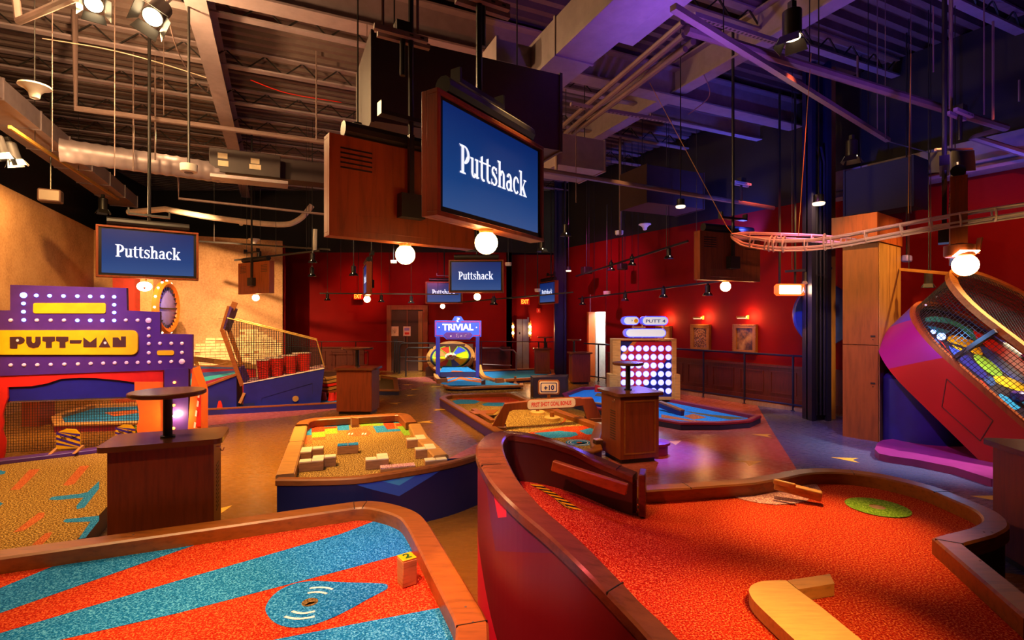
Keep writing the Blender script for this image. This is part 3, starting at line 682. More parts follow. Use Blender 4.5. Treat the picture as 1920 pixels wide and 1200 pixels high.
for x, y, Y, l in ((1061, 437, 9.5, 'track spot hanging just right of the largest screen'), (1017, 466, 9.5, 'track spot just under the lower right corner of the largest screen'),
                   (1185, 493, 12.5, 'upper rail track spot nearest the cone speaker on the right'), (1254, 480, 11.2, 'upper rail track spot left of the wooden case on the right'), (1146, 503, 13.3, 'upper rail track spot farthest along the right wall'),
                   (1092, 568, 15.4, 'lower rail track spot above the far purple cabinet'), (1172, 560, 13.5, 'lower rail track spot right of the lit doorway'), (1244, 553, 12.0, 'lower rail track spot above the lit disc board'),
                   (1327, 549, 10.8, 'lower rail track spot left of the globe lamp on the right wall'), (614, 560, 16.5, 'track spot lighting the red wall near the plaster corner'), (715, 563, 16.5, 'track spot just right of the left exit sign'),
                   (771, 565, 16.5, 'track spot above the double door'), (924, 568, 16.6, 'track spot near the right exit sign'), (927, 568, 15.2, 'track spot behind the overlapping screens, at right'),
                   (486, 483, 12.6, 'track spot on the short rail before the plaster wall'), (586, 488, 11.8, 'track spot under the bent pale pipe end'), (585, 514, 13.0, 'lower of the two track spots under the bent pale pipe'),
                   (663, 512, 11.5, 'track spot left of the edge-on far screen'), (1513, 527, 9.3, 'track spot just left of the navy column'), (1741, 532, 7.6, 'track spot right of the veneered column')):
    mk(x, y, Y, l, 0.85)
for o in [q for q in SC.objects if q.name.startswith('track_spot')]:
    if any(w in o['label'] for w in ('largest screen', 'top left', 'top edge', 'bent pale', 'edge-on', 'largest track', 'behind the overlapping', 'cone speaker on the right', 'left of the wooden case', 'farthest along', 'double door', 'plaster corner', 'exit sign', 'veneered', 'doorway', 'navy column')):
        mb = MB(); k = o.scale[0]; mb.tube([(0, 0, .03), (0, 0, (CE + .1 - o.location.z) / k)], .008, 6); r = mb.build('stem', 'black', local=True); r.parent = o
# rails, pipes, conduits, ducts
def rod(name, label, cat, path, r, m='pipe', n=8, group=None):
    mb = MB(); mb.tube(path, r, n); return tag(mb.build(name, m), label, cat, group)
def rail(label, a, b, w=0.035, h=0.04, m='black', group='track rails'):
    t = thing('track_rail', label, 'rail', (V(a) + V(b)) / 2, 0, group); mb = MB(); mb.bar(a, b, w, h, 0); mb.build('channel', m, t)
    mb = MB(); 
    for k in (0.15, 0.5, 0.85):
        q = V(a).lerp(V(b), k); mb.tube([q, V((q.x, q.y, CE))], 0.006, 5)
    mb.build('drop_rods', 'black', t); return t
rail('slanting pale track rail crossing the upper right ceiling', D(1262, 14, 4.2), D(1665, 263, 7.3), 0.06, 0.05, 'pipe')
rail('gold-edged track rail along the left wall top', D(18, 238, 7.8), D(222, 374, 13.4), 0.04, 0.05, 'gold')
rail('upper track rail along the right red wall', D(1080, 518, 14.4), D(1290, 452, 10.7))
rail('lower track rail along the right red wall', D(1085, 560, 15.6), D(1365, 525, 10.3))
rail('far track rail before the double door', D(600, 550, 16.5), D(860, 552, 16.5))
rail('far track rail before the lift doors', D(860, 567, 16.4), D(1075, 548, 14.2))
rail('short track rail before the plaster wall', D(440, 488, 12.6), D(600, 470, 11.8))
rail('long dark rail before the plaster wall top', D(366, 452, 13), D(620, 468, 12))
rail('track rail right of the veneered column', D(1688, 505, 8.0), D(1812, 516, 6.8), m='gold')
rail('short track rail left of the navy column', D(1472, 509, 9.4), D(1560, 503, 9.2), m='steelcol')
PG = 'ceiling pipes'
rod('sprinkler_pipe', 'long sprinkler pipe running down right to a bend, upper right', 'pipe', [D(1288, 56, 5.0), D(1886, 240, 7.1), D(1822, 257, 7.5), D(1990, 310, 7.0)], 0.05, group=PG)
rod('sprinkler_pipe', 'horizontal pipe across the upper left ceiling under the ribs', 'pipe', [D(140, 0, 7.7), D(142, 203, 7.7), D(620, 268, 9.2)], 0.045, group=PG)
rod('sprinkler_pipe', 'short pale pipe slanting at the upper left corner', 'pipe', [D(30, 0, 6.0), D(35, 40, 6.0), D(140, -5, 5.0)], 0.04, group=PG)
rod('sprinkler_pipe', 'blue-lit pipe running right from behind the largest screen', 'pipe', [D(1010, 318, 7.2), D(1450, 390, 9.6)], 0.04, group=PG)
rod('sprinkler_pipe', 'thin pipe with drops under the spiral duct', 'pipe', [D(335, 318, 9.5), D(335, 372, 9.5), D(610, 402, 10.5)], 0.025, group=PG)
rod('conduit', 'pale curved conduit bending up before the plaster wall', 'pipe', [D(240, 398, 12.5)] + catmull([D(310, 392, 12.5), D(400, 408, 12.5), D(520, 421, 12.6), D(560, 412, 12.7), D(585, 385, 12.8)], 5), 0.07, 'cream', group=PG)
rod('conduit', 'pale vertical pipe end with a joint before the plaster wall', 'pipe', [D(591, 430, 12.0), D(590, 470, 12.0)], 0.05, 'white', group=PG)
for i, (xa, ya, xb, yb) in enumerate(((1045, 245, 1280, 42), (1060, 250, 1282, 66), (1075, 250, 1285, 92), (1130, 195, 1300, 78))):
    rod('conduit', ['first and longest of the four slanting pipes right of the pale duct', 'second of the four slanting pipes right of the pale duct', 'third of the four slanting pipes right of the pale duct', 'last and shortest of the four slanting pipes right of the pale duct'][i], 'pipe', [D(xa, ya, 9.0), D(xb, yb, 6.2)], 0.04, group=PG)
for i, (x0, y0, x1, y1, Y0, Y1) in enumerate(((1070, 195, 1258, 228, 8, 8.6), (1300, 28, 1490, 90, 5.6, 6.6))):
    t = MB(); a, b = D(x0, y0, Y0), D(x1, y1, Y1); t.bar(a, b, 0.06, 0.05)
    for k in range(26): t.box(a.lerp(b, (k + .5) / 26) + V((0, 0, -0.026)), (0.03, 0.03, 0.004), 0.4, 1)
    tag(t.build('strut_channel', ['flange', 'black'], smooth=False), ['perforated strut channel under the slanting pipes', 'perforated strut channel beside the largest track spot'][i], 'bracket', 'perforated struts')
def duct_box(name, label, a, L, w, h, ang, m, z):
    mb = MB(); mb.box((a[0], a[1], z + h / 2), (L, w, h), ang)
    n = max(1, int(L / 1.2))
    for i in range(n + 1):
        o = V((math.cos(ang), math.sin(ang), 0)) * (L * (i / n - .5)); mb.box((a[0] + o.x, a[1] + o.y, z + h / 2), (0.03, w + 0.03, h + 0.03), ang)
    t = thing(name, label, 'duct', (a[0], a[1], z)); mb.build('casing', m, t, smooth=False)
    for s in (-.35, .35):
        o = V((math.cos(ang), math.sin(ang), 0)) * L * s; mb = MB(); mb.tube([V((a[0] + o.x, a[1] + o.y, z + h)), V((a[0] + o.x, a[1] + o.y, CE + .1))], .008, 6); mb.build('hanger', 'black', t)
    return t
t = thing('air_duct', 'large lilac rectangular duct with a side outlet, right of top centre', 'duct', W(4.0, 2.9, 4.6))
mb = MB()
for u0, u1 in ((1.2, 3.0), (3.0, 4.75), (4.75, 5.95)):
    mb.prism([W(u0 + .005, 2.67, 4.6), W(u1 - .005, 2.67, 4.6), W(u1 - .005, 3.13, 4.6), W(u0 + .005, 3.13, 4.6)], (0, 0, 0.40))
    mb.prism([W(u1 - .03, 2.655, 4.585), W(u1, 2.655, 4.585), W(u1, 3.145, 4.585), W(u1 - .03, 3.145, 4.585)], (0, 0, 0.43))
mb.build('trunk', 'duct', t, smooth=False)
mb = MB(); mb.prism([W(5.3, 2.25, 4.72), W(5.85, 2.25, 4.72), W(5.85, 2.67, 4.72), W(5.3, 2.67, 4.72)], (0, 0, 0.24)); mb.prism([W(5.27, 2.22, 4.70), W(5.88, 2.22, 4.70), W(5.88, 2.25, 4.70), W(5.27, 2.25, 4.70)], (0, 0, .28)); mb.build('side_outlet', 'duct', t, smooth=False)
mb = MB(); mb.prism([W(3.3, 3.13, 4.7), W(4.4, 3.13, 4.7), W(4.4, 3.42, 4.7), W(3.3, 3.42, 4.7)], (0, 0, 0.22)); mb.build('branch', 'duct', t, smooth=False)
t = thing('spiral_duct', 'round spiral duct with a square unit at its right end, left ceiling', 'duct', D(260, 300, 9))
a, b = D(112, 281, 8.3), D(420, 325, 9.7); mb = MB(); P = [a.lerp(b, i / 44) for i in range(45)]
mb.tube(P, [0.19 if i % 3 == 0 else 0.178 for i in range(45)], 18); mb.build('tube', 'duct', t)
c = D(462, 312, 9.9); mb = MB(); mb.box(c, (1.2, 0.5, 0.44), ANG_V); mb.build('air_unit', 'ductdark', t, bevel=.01)
mb = MB(); e = D(560, 325, 10.6); mb.box(e, (1.3, 0.42, 0.40), ANG_V); mb.box(D(470, 340, 9.75), (1.3, 0.4, .06), ANG_V, 1); mb.build('outlet_trunk', ['ductdark', 'duct'], t)
mb = MB(); T = plane_frame(c + V((0.416 * .26, -0.909 * .26, 0)), V2, (0, 0, 1))
for x, y, w, h in ((-.38, .08, .16, .10), (-.37, -.06, .17, .10), (.16, .05, .15, .1), (.16, -.06, .2, .09)): mb.box((x, y, 0), (w, h, .004), 0, 0, T)
mb.build('paper_labels', 'paper', t)
duct_box('air_duct', 'pale flat duct running along the top of the plaster wall', (-8.75, 9.67), 10.4, 0.62, 0.3, math.atan2(.909, -.416), 'duct', 5.0)
duct_box('air_duct', 'tall dark duct behind the largest screen', (-0.55, 5.3), 1.9, 0.9, 0.78, ANG_V, 'ductdark', 3.55)
duct_box('air_duct', 'small duct outlet at the right edge of the largest screen', (0.95, 8.6), 0.9, 0.8, 0.5, ANG_V, 'duct', 4.25)
duct_box('air_duct', 'broad dark duct behind the veneered column', (6.25, 8.6), 1.0, 0.5, 0.78, math.atan2(-.85, .526), 'dark', 3.6)
duct_box('air_duct', 'dark duct block high on the right beyond the slanting wire', (3.4, 11.6), 1.6, 0.9, 0.8, ANG_V, 'ductdark', 4.3)
# drop rods and hangers of the ceiling, slack cables
DR = 'thin rods dropping from the ceiling'
for x, y0, y1, Y, r in ((98, -10, 285, 6.6, .006), (215, -10, 330, 7.0, .006), (250, 90, 320, 8.4, .012), (291, 100, 300, 8.6, .012), (307, 40, 215, 8.0, .006), (593, 65, 262, 8.8, .014),
                        (670, 40, 235, 5.0, .005), (688, 45, 250, 5.2, .004), (718, -5, 60, 4.0, .012), (783, -5, 62, 4.0, .012), (1645, -5, 248, 7.0, .006), (1660, -5, 262, 7.1, .006), (1708, -5, 400, 5.0, .003), (1750, 12, 135, 6, .008),
                        (1845, -5, 215, 6.0, .008), (1862, 40, 225, 6.2, .014), (1780, -5, 205, 5.8, .006), (1608, 105, 150, 7, .014), (1911, 150, 190, 7, .014), (1043, 215, 325, 7.6, .02), (1080, 240, 380, 7.8, .006), (1163, 240, 440, 12.0, .03)):
    a, b = D(x, y0, Y), D(x, y1, Y)
    rod('ceiling_rod', 'thin dark rod dropping straight down from the ceiling', 'rod', [a, b], r, 'pipe', 6, DR)
for i, (pts, m) in enumerate((([D(80, 72, 7.5), D(200, 92, 7.8), D(300, 118, 8.2), D(400, 150, 8.8)], 'cream'), ([D(312, 0, 6.4), D(322, 60, 6.8), D(345, 120, 7.7), D(385, 172, 8.6), D(392, 150, 8.8)], 'pipe'), ([D(470, 150, 8.5), D(540, 175, 9), D(640, 192, 9.5)], 'redpaint'),
                             ([D(1320, 140, 6.5), D(1330, 180, 6.8), D(1290, 215, 7)], 'pipe'), ([D(1665, 265, 8), D(1720, 280, 8.2), D(1790, 300, 8.2)], 'pipe'))):
    rod('slack_cable', ['pale wire slung under the ribs at the upper left', 'loose cable beside the left girder', 'thin red wire right of the left girder', 'cable bundle drooping near the slanting pipes', 'draped cable near the veneered column top'][i], 'cable', catmull(pts, 6), 0.008, m, 6, 'slack ceiling cables')
for i, (x, y, Y) in enumerate(((755, 70, 4.0), (905, 8, 3.6), (1390, 345, 9), (1800, 215, 6))):
    t = MB(); c = D(x, y, Y)
    for d in (-.05, .05): t.box(c + V((0, d, 0)), (0.42, 0.04, 0.04), 0.5); 
    for k in range(-2, 3): t.box(c + V((k * .075, -.07 + k * .04, 0)), (0.03, 0.004, 0.014), .5, 1)
    t.box(c + V((0, 0, 0.06)), (0.12, 0.1, 0.09), 0.5, 2); t.tube([c + V((0, 0, -.02)), c + V((0, 0, -.3))], .022, 8, 2)
    tag(t.build('pole_bracket', ['flange', 'black', 'black']), ['slotted steel bracket above the wooden case seen from behind', 'slotted steel bracket at the top edge above the largest screen', 'small bracket hanging above the wooden case on the right', 'dark bracket above the edge-on case on the right'][i], 'bracket', 'slotted pole brackets')

# ------------------------------------------------------------------ helpers for the putting courses
def regions(name, base, regs, org=(0, 0, 0), rough=0.4):
    """painted panel: flat colour fields, each a convex region given by planes (n, d): n.p > d"""
    m, nt, b = nodes(name); co = coords(nt); col = nt.nodes.new('ShaderNodeRGB'); col.outputs[0].default_value = rgba(base); cur = col.outputs[0]
    for c, planes in regs:
        fac = None
        for n, d in planes:
            dp = nt.nodes.new('ShaderNodeVectorMath'); dp.operation = 'DOT_PRODUCT'; nt.links.new(co, dp.inputs[0]); dp.inputs[1].default_value = n
            g = nt.nodes.new('ShaderNodeMath'); g.operation = 'GREATER_THAN'; nt.links.new(dp.outputs['Value'], g.inputs[0]); g.inputs[1].default_value = d - V(n).dot(V(org))
            if fac is None: fac = g.outputs[0]
            else:
                mu = nt.nodes.new('ShaderNodeMath'); mu.operation = 'MULTIPLY'; nt.links.new(fac, mu.inputs[0]); nt.links.new(g.outputs[0], mu.inputs[1]); fac = mu.outputs[0]
        mx = nt.nodes.new('ShaderNodeMix'); mx.data_type = 'RGBA'; nt.links.new(fac, mx.inputs[0]); nt.links.new(cur, mx.inputs[6]); mx.inputs[7].default_value = rgba(c); cur = mx.outputs[2]
    nt.links.new(cur, b.inputs['Base Color']); b.inputs['Roughness'].default_value = rough; return m
def px(pts, z): return [G(x, y, z) for x, y in pts]
def inside(p, poly):
    c = False; j = len(poly) - 1
    for i in range(len(poly)):
        a, b = poly[i], poly[j]
        if (a.y > p.y) != (b.y > p.y) and p.x < (b.x - a.x) * (p.y - a.y) / (b.y - a.y) + a.x: c = not c
        j = i
    return c
def seams(mb, path, w, idx, zt=0.0015, mi=1):
    """dark butt joints across a kerb"""
    for i in idx:
        a = path[i]; t = (path[min(i + 1, len(path) - 1)] - path[max(i - 1, 0)]); t.z = 0; t.normalize(); n = V((-t.y, t.x, 0))
        mb.bar(a + n * 0.001 + V((0, 0, zt - 0.006)), a + n * (w - 0.001) + V((0, 0, zt - 0.006)), 0.004, 0.014, mi)
def screw(t, p): mb = MB(); mb.lathe([(0.006, 0), (0.006, 0.002)], p, 10); mb.build('screw', 'chrome', t)
def kerb(t, path, w, hin, hout, m='kerb', joints=(), closed=False, c=0.012):
    mb = MB(); ww = w if not isinstance(w, list) else w
    if isinstance(w, list):
        rails = [path, offset(path, [c] * len(path)), offset(path, [q - c for q in w]), offset(path, w)]
        zs = [(0, -hout), (0, -c), (1, 0), (2, 0), (3, -c), (3, -hin)]; vs = []; n = 6
        for i in range(len(path)): vs += [rails[r][i] + V((0, 0, z)) for r, z in zs]
        fs = [[i * n + j, (i + 1) * n + j, (i + 1) * n + (j + 1) % n, i * n + (j + 1) % n] for i in range(len(path) - 1) for j in range(n)]
        fs += [list(range(n)), list(range((len(path) - 1) * n, len(path) * n))[::-1]]; mb.add(vs, fs, 0)
    else:
        sweep(mb, path, [(0, -hout), (0, -c), (c, 0), (w - c, 0), (w, -c), (w, -hin)], closed)
    seams(mb, path, w if not isinstance(w, list) else min(w), joints)
    return mb.build('kerb', [m, 'black'], t)
def skirt(t, path, inset, drop, m, closed=False, z0=0.0, name='skirt', th=0.02):
    a = offset(path, inset, closed); b = offset(path, inset + th, closed); mb = MB(); k = len(a)
    for i in range(k if closed else k - 1):
        j = (i + 1) % k
        for A, B in ((a[i], a[j]), (b[j], b[i])): mb.add([V((A.x, A.y, z0)), V((B.x, B.y, z0)), B + V((0, 0, -drop)), A + V((0, 0, -drop))], [[0, 1, 2, 3]])
    return mb.build(name, m, t)

# ------------------------------------------------------------------ cabinets with a round table on a pole
CG = 'wooden drinks cabinets between the courses'
def cabinet(f0, f1, d, label, louv=1, panel=False, table=(0, 0), h=0.89, tr=0.25, th=1.25, hook=True, mb_='cab', top='cabtop'):
    f0, f1 = V((f0[0], f0[1], 0)), V((f1[0], f1[1], 0)); dr = (f1 - f0).normalized(); w = (f1 - f0).length; nb = V((-dr.y, dr.x, 0))
    c = (f0 + f1) / 2 + nb * d / 2; t = thing('drinks_cabinet', label, 'cabinet', c, math.atan2(dr.y, dr.x), CG); T = MATS[t.name]
    def B(name, mats, boxes, bev=0.0):
        mb = MB()
        for lo, hi, mi in boxes: mb.bb(lo, hi, mi, T)
        return mb.build(name, mats, t, bevel=bev)
    B('body', mb_, [((-w/2, -d/2, 0.06), (w/2, d/2, h - 0.04), 0)], 0.006)
    B('plinth', 'black', [((-w/2 + .04, -d/2 + .04, 0), (w/2 - .04, d/2 - .04, 0.06), 0)])
    r = 0.06; X, Y = w/2 + .06, d/2 + .05; o = []
    for cx, cy, a in ((X - r, Y - r, 0), (-X + r, Y - r, 90), (-X + r, -Y + r, 180), (X - r, -Y + r, 270)):
        o += [V((cx + r * math.cos(math.radians(a + k * 22.5)), cy + r * math.sin(math.radians(a + k * 22.5)), h - 0.04)) for k in range(5)]
    mb = MB(); mb.prism(o, (0, 0, 0.04), T=T); mb.build('worktop', top, t, bevel=0.006)
    if louv:
        sx = louv * w/2
        for k in range(12):
            B('louvre', 'black', [((sx - .003, -d/2 + .13, h * .32 + k * .032), (sx + .003, -d/2 + .27, h * .32 + k * .032 + .011), 0)])
    if panel:
        m_ = .05; y = -d/2
        B('panel_frame', 'kerb', [((-w/2 + m_, y - .008, .12), (-w/2 + m_ + .018, y, h - .1), 0), ((w/2 - m_ - .018, y - .008, .12), (w/2 - m_, y, h - .1), 0), ((-w/2 + m_ + .018, y - .008, .12), (w/2 - m_ - .018, y, .138), 0), ((-w/2 + m_ + .018, y - .008, h - .118), (w/2 - m_ - .018, y, h - .1), 0)])
    if hook and louv:
        sx = louv * w/2; mb = MB(); q = V((sx, -d/2 + .10, h - .09)); e = V((louv, 0, 0))
        mb.tube([T @ p for p in (q, q + e * .03, q + e * .035 + V((0, 0, -.03)), q + e * .05 + V((0, 0, -.035)), q + e * .06 + V((0, 0, -.01)))], .005, 6); mb.build('bag_hook', 'chrome', t)
    tx, ty = table
    mb = MB(); mb.lathe([(.05, h), (.05, h + .012), (.032, h + .015), (.032, th - .045), (.09, th - .042), (.09, th - .036)], (tx, ty, 0), 18, T=T); mb.build('pole', 'black', t)
    mb = MB(); mb.lathe([(tr - .012, th - .036), (tr, th - .026), (tr, th - .006), (tr - .008, th)], (tx, ty, 0), 40, T=T); mb.build('table_top', top, t)
    return t
cabinet((-2.92, 3.69), (-2.30, 3.95), 0.40, 'nearest dark cabinet with a round table, in front of the purple marquee', 1, table=(0.0, -0.02), tr=0.26)
cabinet((1.343, 6.35), (1.866, 6.50), 0.53, 'cabinet with framed front and side slots before the lit disc board', -1, True, table=(-0.02, 0.0), tr=0.2)
cabinet((-3.335, 9.72), (-2.657, 9.70), 0.5, 'plain red-brown cabinet behind the block course', 0, table=(-0.05, 0.1), tr=0.3, th=1.26)
cabinet((0.74, 16.45), (1.22, 16.45), 0.45, 'far small cabinet with framed front in front of the navy column', -1, True, table=(0.1, 0.1))
cabinet((1.68, 14.3), (2.20, 14.35), 0.45, 'purple-lit cabinet left of the open doorway', -1, table=(-0.15, 0.05), tr=0.2)
cabinet((3.66, 3.90), (3.52, 3.20), 0.5, 'cabinet cut off by the right edge beside the red turf', 0, table=(0.2, 0.1))

# ------------------------------------------------------------------ front left: striped turf
t = thing('putting_course', 'striped blue and red turf course with wooden kerb at the front left', 'golf course', (-1.6, 2.4, 0), 0, 'mini golf courses')
zk, zc = 0.35, 0.25
pa = [G(x, y, zk) for x, y in ((921, 1290), (918, 1210), (916, 1167), (907, 1147), (897, 1130), (872, 1090), (847, 1050), (825, 1014), (803, 980), (783, 960), (747, 946.5), (707, 939), (672, 939), (640, 943))]
pa = [pa[0], pa[1], pa[2]] + catmull(pa[2:], 4)[1:] + [G(320, 987, zk), G(0, 1030, zk), G(-420, 1086, zk)]
kerb(t, pa, 0.155, 0.11, 0.10, joints=(3, 40, 43))
skirt(t, pa, 0.03, 0.09, 'black')
inn = offset(pa, 0.08); mb = MB(); base = [V((p.x, p.y, zc)) for p in inn] + [V((-4.4, 1.2, zc)), V((inn[0].x, 1.2, zc))]
mb.poly(base, 0)
def patch(mb, pts, z, mi, dz): mb.poly([V((p.x, p.y, z + dz)) for p in px(pts, z)], mi)
patch(mb, [(-260, 1155), (0, 1103), (97, 1063), (380, 1016), (420, 1010), (370, 1020.5), (0, 1150), (-260, 1240)], zc, 1, .0012)
patch(mb, [(-260, 1240), (0, 1187.5), (333, 1089), (640, 1001), (700, 978), (720, 970), (750, 975), (770, 990), (800, 1026), (777, 1033), (640, 1070), (333, 1150), (117, 1199), (-100, 1260)], zc, 1, .0012)
patch(mb, [(839, 1136), (833, 1138), (640, 1175), (513, 1200), (400, 1240), (860, 1320), (862, 1200)], zc, 1, .0012)
bl = [(498, 1147), (503, 1128), (520, 1110), (548, 1096), (585, 1090), (640, 1092), (705, 1094), (724, 1096), (727, 1101), (722, 1107), (690, 1124), (650, 1146), (618, 1161), (580, 1174), (545, 1177), (515, 1168)]
mb.poly([V((p.x, p.y, zc + .0022)) for p in catmull(px(bl, zc), 4, True)], 1)
def ring(c, r0, r1, a0, a1, z, n=14):
    A = [math.radians(a0 + (a1 - a0) * i / n) for i in range(n + 1)]
    return [V((c.x + r1 * math.cos(a), c.y + r1 * math.sin(a), z)) for a in A] + [V((c.x + r0 * math.cos(a), c.y + r0 * math.sin(a), z)) for a in A[::-1]]
hc = G(581, 1130, zc); mb.poly(ring(hc, 0, .043, 0, 359, zc + .0032, 24), 2)
for r, a, b in ((.105, 55, 118), (.155, 60, 112), (.105, 235, 305), (.155, 240, 300)): mb.poly(ring(hc, r - .008, r + .008, a, b, zc + .0032), 3)
mb.build('turf', ['c_orange', 'c_blue', 'c_brown', 'c_white'], t, smooth=False)
for x, y in ((873, 1138), (887, 1167), (250, 1003)): screw(t, G(x, y, zk))
# number cube
t = thing('number_block', 'wooden block with a green numeral 2 on its yellow top', 'block', G(763, 1094, zc)); o = t.location.copy()
mb = MB(); mb.box((o.x, o.y, zc + .0765), (.090, .090, .151), 0.62); mb.build('body', 'block', t, bevel=.006)
mb = MB(); mb.box((o.x, o.y, zc + .157), (.088, .088, .010), 0.62); mb.build('cap', 'yellow', t, bevel=.004)
mb = MB(); T = plane_frame((o.x, o.y, zc + .1622), (math.cos(.62), math.sin(.62), 0), (-math.sin(.62), math.cos(.62), 0))
text(mb, '2', .042, .060, T, 0, .0015, .035); mb.build('numeral', 'darkgreen', t, smooth=False)

# ------------------------------------------------------------------ front right: red turf inside a tall curved wall
t = thing('putting_course', 'red turf course with a tall curved wall at the front right', 'golf course', (1.6, 2.6, 0), 0, 'mini golf courses')
K1 = [(1195, 884, .69), (1110, 850, .78), (1050, 827, .87), (1000, 813, .93), (950, 807, .96), (918, 812, .97), (898, 826, .97), (892, 843, .97), (899, 866, .95), (922, 905, .92), (965, 950, .88), (1025, 1001, .82),
      (1085, 1058, .76), (1150, 1125, .68), (1215, 1195, .60), (1290, 1290, .54), (1370, 1420, .50)]
k1 = catmull([G(*p) for p in K1], 5)
W1 = [.12 + .06 * math.exp(-((i - 36) / 13.0) ** 2) for i in range(len(k1))]
kerb(t, k1, W1, .06, .055, 'cabtop', joints=(41, 64, 2))
o = t.location
stripes = regions('course_wall_paint', (0.15, 0.004, 0.012), [((0.11, 0.006, 0.075), [((0, -.33 / .386, .2 / .386), (-.33 * 2.95 + .2 * .89) / .386), ((0, .17, .40), .17 * 2.75 + .40 * .56)]),
    ((0.62, 0.008, 0.04), [((0, .685, -1), .685 * 3.29 - .48)]), ((0.62, 0.008, 0.04), [((0, -.33 / .386, .2 / .386), (-.33 * 2.80 + .2 * .89) / .386), ((0, .17, .40), .17 * 2.60 + .40 * .80), ((0, 1, 0), 2.62)])], o)
skirt(t, k1, .012, .05, stripes, name='outer_wall')
li = offset(k1, W1); mb = MB()
for i in range(len(li) - 1): mb.add([V((li[i].x, li[i].y, .2)), V((li[i+1].x, li[i+1].y, .2)), li[i+1] + V((0, 0, -.05)), li[i] + V((0, 0, -.05))], [[3, 2, 1, 0]])
mb.build('inner_wall', 'brownpaint', t)
e = k1[0]; mb = MB(); mb.box((e.x + .02, e.y - .07, .56), (.05, .17, .30), -.3); mb.build('end_post', 'cabtop', t, bevel=.008)
mb = MB(); mb.bar(D(1036, 872, 3.62), D(1176, 918, 3.42), .05, .075); mb.build('ledge', 'kerb', t, bevel=.008)
k2p = [(1990, 1165), (1807, 1020), (1866, 1004), (1893, 986), (1876, 963), (1827, 940), (1747, 910), (1647, 887), (1563, 878), (1497, 879), (1447, 888), (1392, 897), (1280, 905), (1193, 910)]
kp = px(k2p, .5); k2 = [kp[0], kp[1]] + catmull(kp[2:11], 5) + kp[11:]
kerb(t, k2, .13, .10, .09, joints=(1, 20, 30, 44))
skirt(t, k2, .02, .08, 'black')
poly = [p for p in offset(k1, .06)] + [V((1.2, 1.0, 0)), V((5.0, 1.0, 0))] + offset(k2, .07)
def zB(x, y):
    a = min(1, max(0, (0.95 - x) / 0.95)); b = min(1, max(0, (y - 2.5) / 0.9)); s = lambda q: q * q * (3 - 2 * q)
    return 0.40 + 0.21 * s(a) * s(b)
mb = MB(); st = 0.05; nx, ny = 110, 90
idx = {}
def vid(i, j):
    if (i, j) not in idx: x, y = -.4 + i * st, .9 + j * st; idx[(i, j)] = len(mb.v); mb.v.append(V((x, y, zB(x, y))))
    return idx[(i, j)]
for i in range(nx):
    for j in range(ny):
        if inside(V((-.4 + (i + .5) * st, .9 + (j + .5) * st, 0)), poly): mb.f.append([vid(i, j), vid(i + 1, j), vid(i + 1, j + 1), vid(i, j + 1)]); mb.m.append(0)
def lay(pts, mi, dz): mb.poly([V((p.x, p.y, zB(p.x, p.y) + dz)) for p in pts], mi)
lay(px([(1358, 927), (1372, 921), (1395, 917), (1430, 915), (1470, 918), (1505, 926), (1520, 934), (1512, 940), (1490, 945), (1455, 947), (1425, 944), (1395, 938)], .4), 1, .004)
lay(px([(1487, 904), (1510, 900), (1523, 903), (1533, 911), (1540, 921), (1525, 920), (1505, 914)], .4), 1, .004)
gc = G(1645, 951.5, .4)
for k in range(2): lay(ring(gc, .052, .205, k * 180, k * 180 + 180, 0, 20), 2, .005)
lay(ring(gc, 0, .052, 0, 359, 0, 20), 3, .002)
ca, cb = G(985, 908, .585), G(1058, 966, .47)
for k in range(13):
    a, b = ca.lerp(cb, k / 13), ca.lerp(cb, (k + 1) / 13); n = V((.09, .03, 0)); s = V((.03, -.05, 0)); lay([a + s, b + s, b + n + s, a + n + s], 4 if k % 2 else 5, .004)
cc = G(1040, 962, .47)
for k in range(5):
    a, b = cc.lerp(cb, k / 5), cc.lerp(cb, (k + 1) / 5); n = V((.05, -.09, 0)); lay([a, b, b + n, a + n], 5 if k % 2 else 4, .005)
mb.build('turf', ['c_red', 'c_pink', 'c_green', 'tanstrip', 'black', 'yellow'], t, smooth=False)
mb = MB(); a, b = G(1452, 908, .50), G(1541, 931, .46); mb.bar(a, b, .07, .07, 0); mb.bar(G(1450, 902, .54), G(1492, 912, .53), .03, .04, 0); mb.build('bumper', 'kerb2', t, bevel=.01)
for x, y, z in ((1068, 1011, .79), (1117, 1051, .73), (955, 877, .93), (925, 822, .97)): screw(t, G(x, y, z + .002))
for x, y in ((1610, 884), (1485, 884), (1860, 998), (1845, 998), (1838, 1052)): screw(t, G(x, y, .502))
# loose hook-shaped wooden obstacle
t = thing('wooden_hook', 'hook-shaped golden wooden bumper lying on the red turf at the front', 'bumper', (1.5, 2.2, .4))
zt = .4655; mb = MB()
mb.prism([p + V((0, 0, -.062)) for p in catmull(px([(1407, 1116), (1404, 1106), (1411, 1096), (1430, 1089.5), (1455, 1088), (1474, 1088)], zt), 4) + px([(1494, 1104), (1540, 1138), (1616, 1200), (1700, 1272), (1560, 1262)], zt) + catmull(px([(1488, 1198), (1440, 1153), (1415, 1128), (1407, 1116)], zt), 3)[:-1]], (0, 0, .062)); mb.build('shank', 'pale', t, bevel=.008)
mb = MB(); mb.prism([p + V((0, 0, -.062)) for p in px([(1476, 1088), (1556, 1076), (1565, 1094), (1497, 1105)], zt)], (0, 0, .062)); mb.build('arm', 'kerb2', t, bevel=.008)

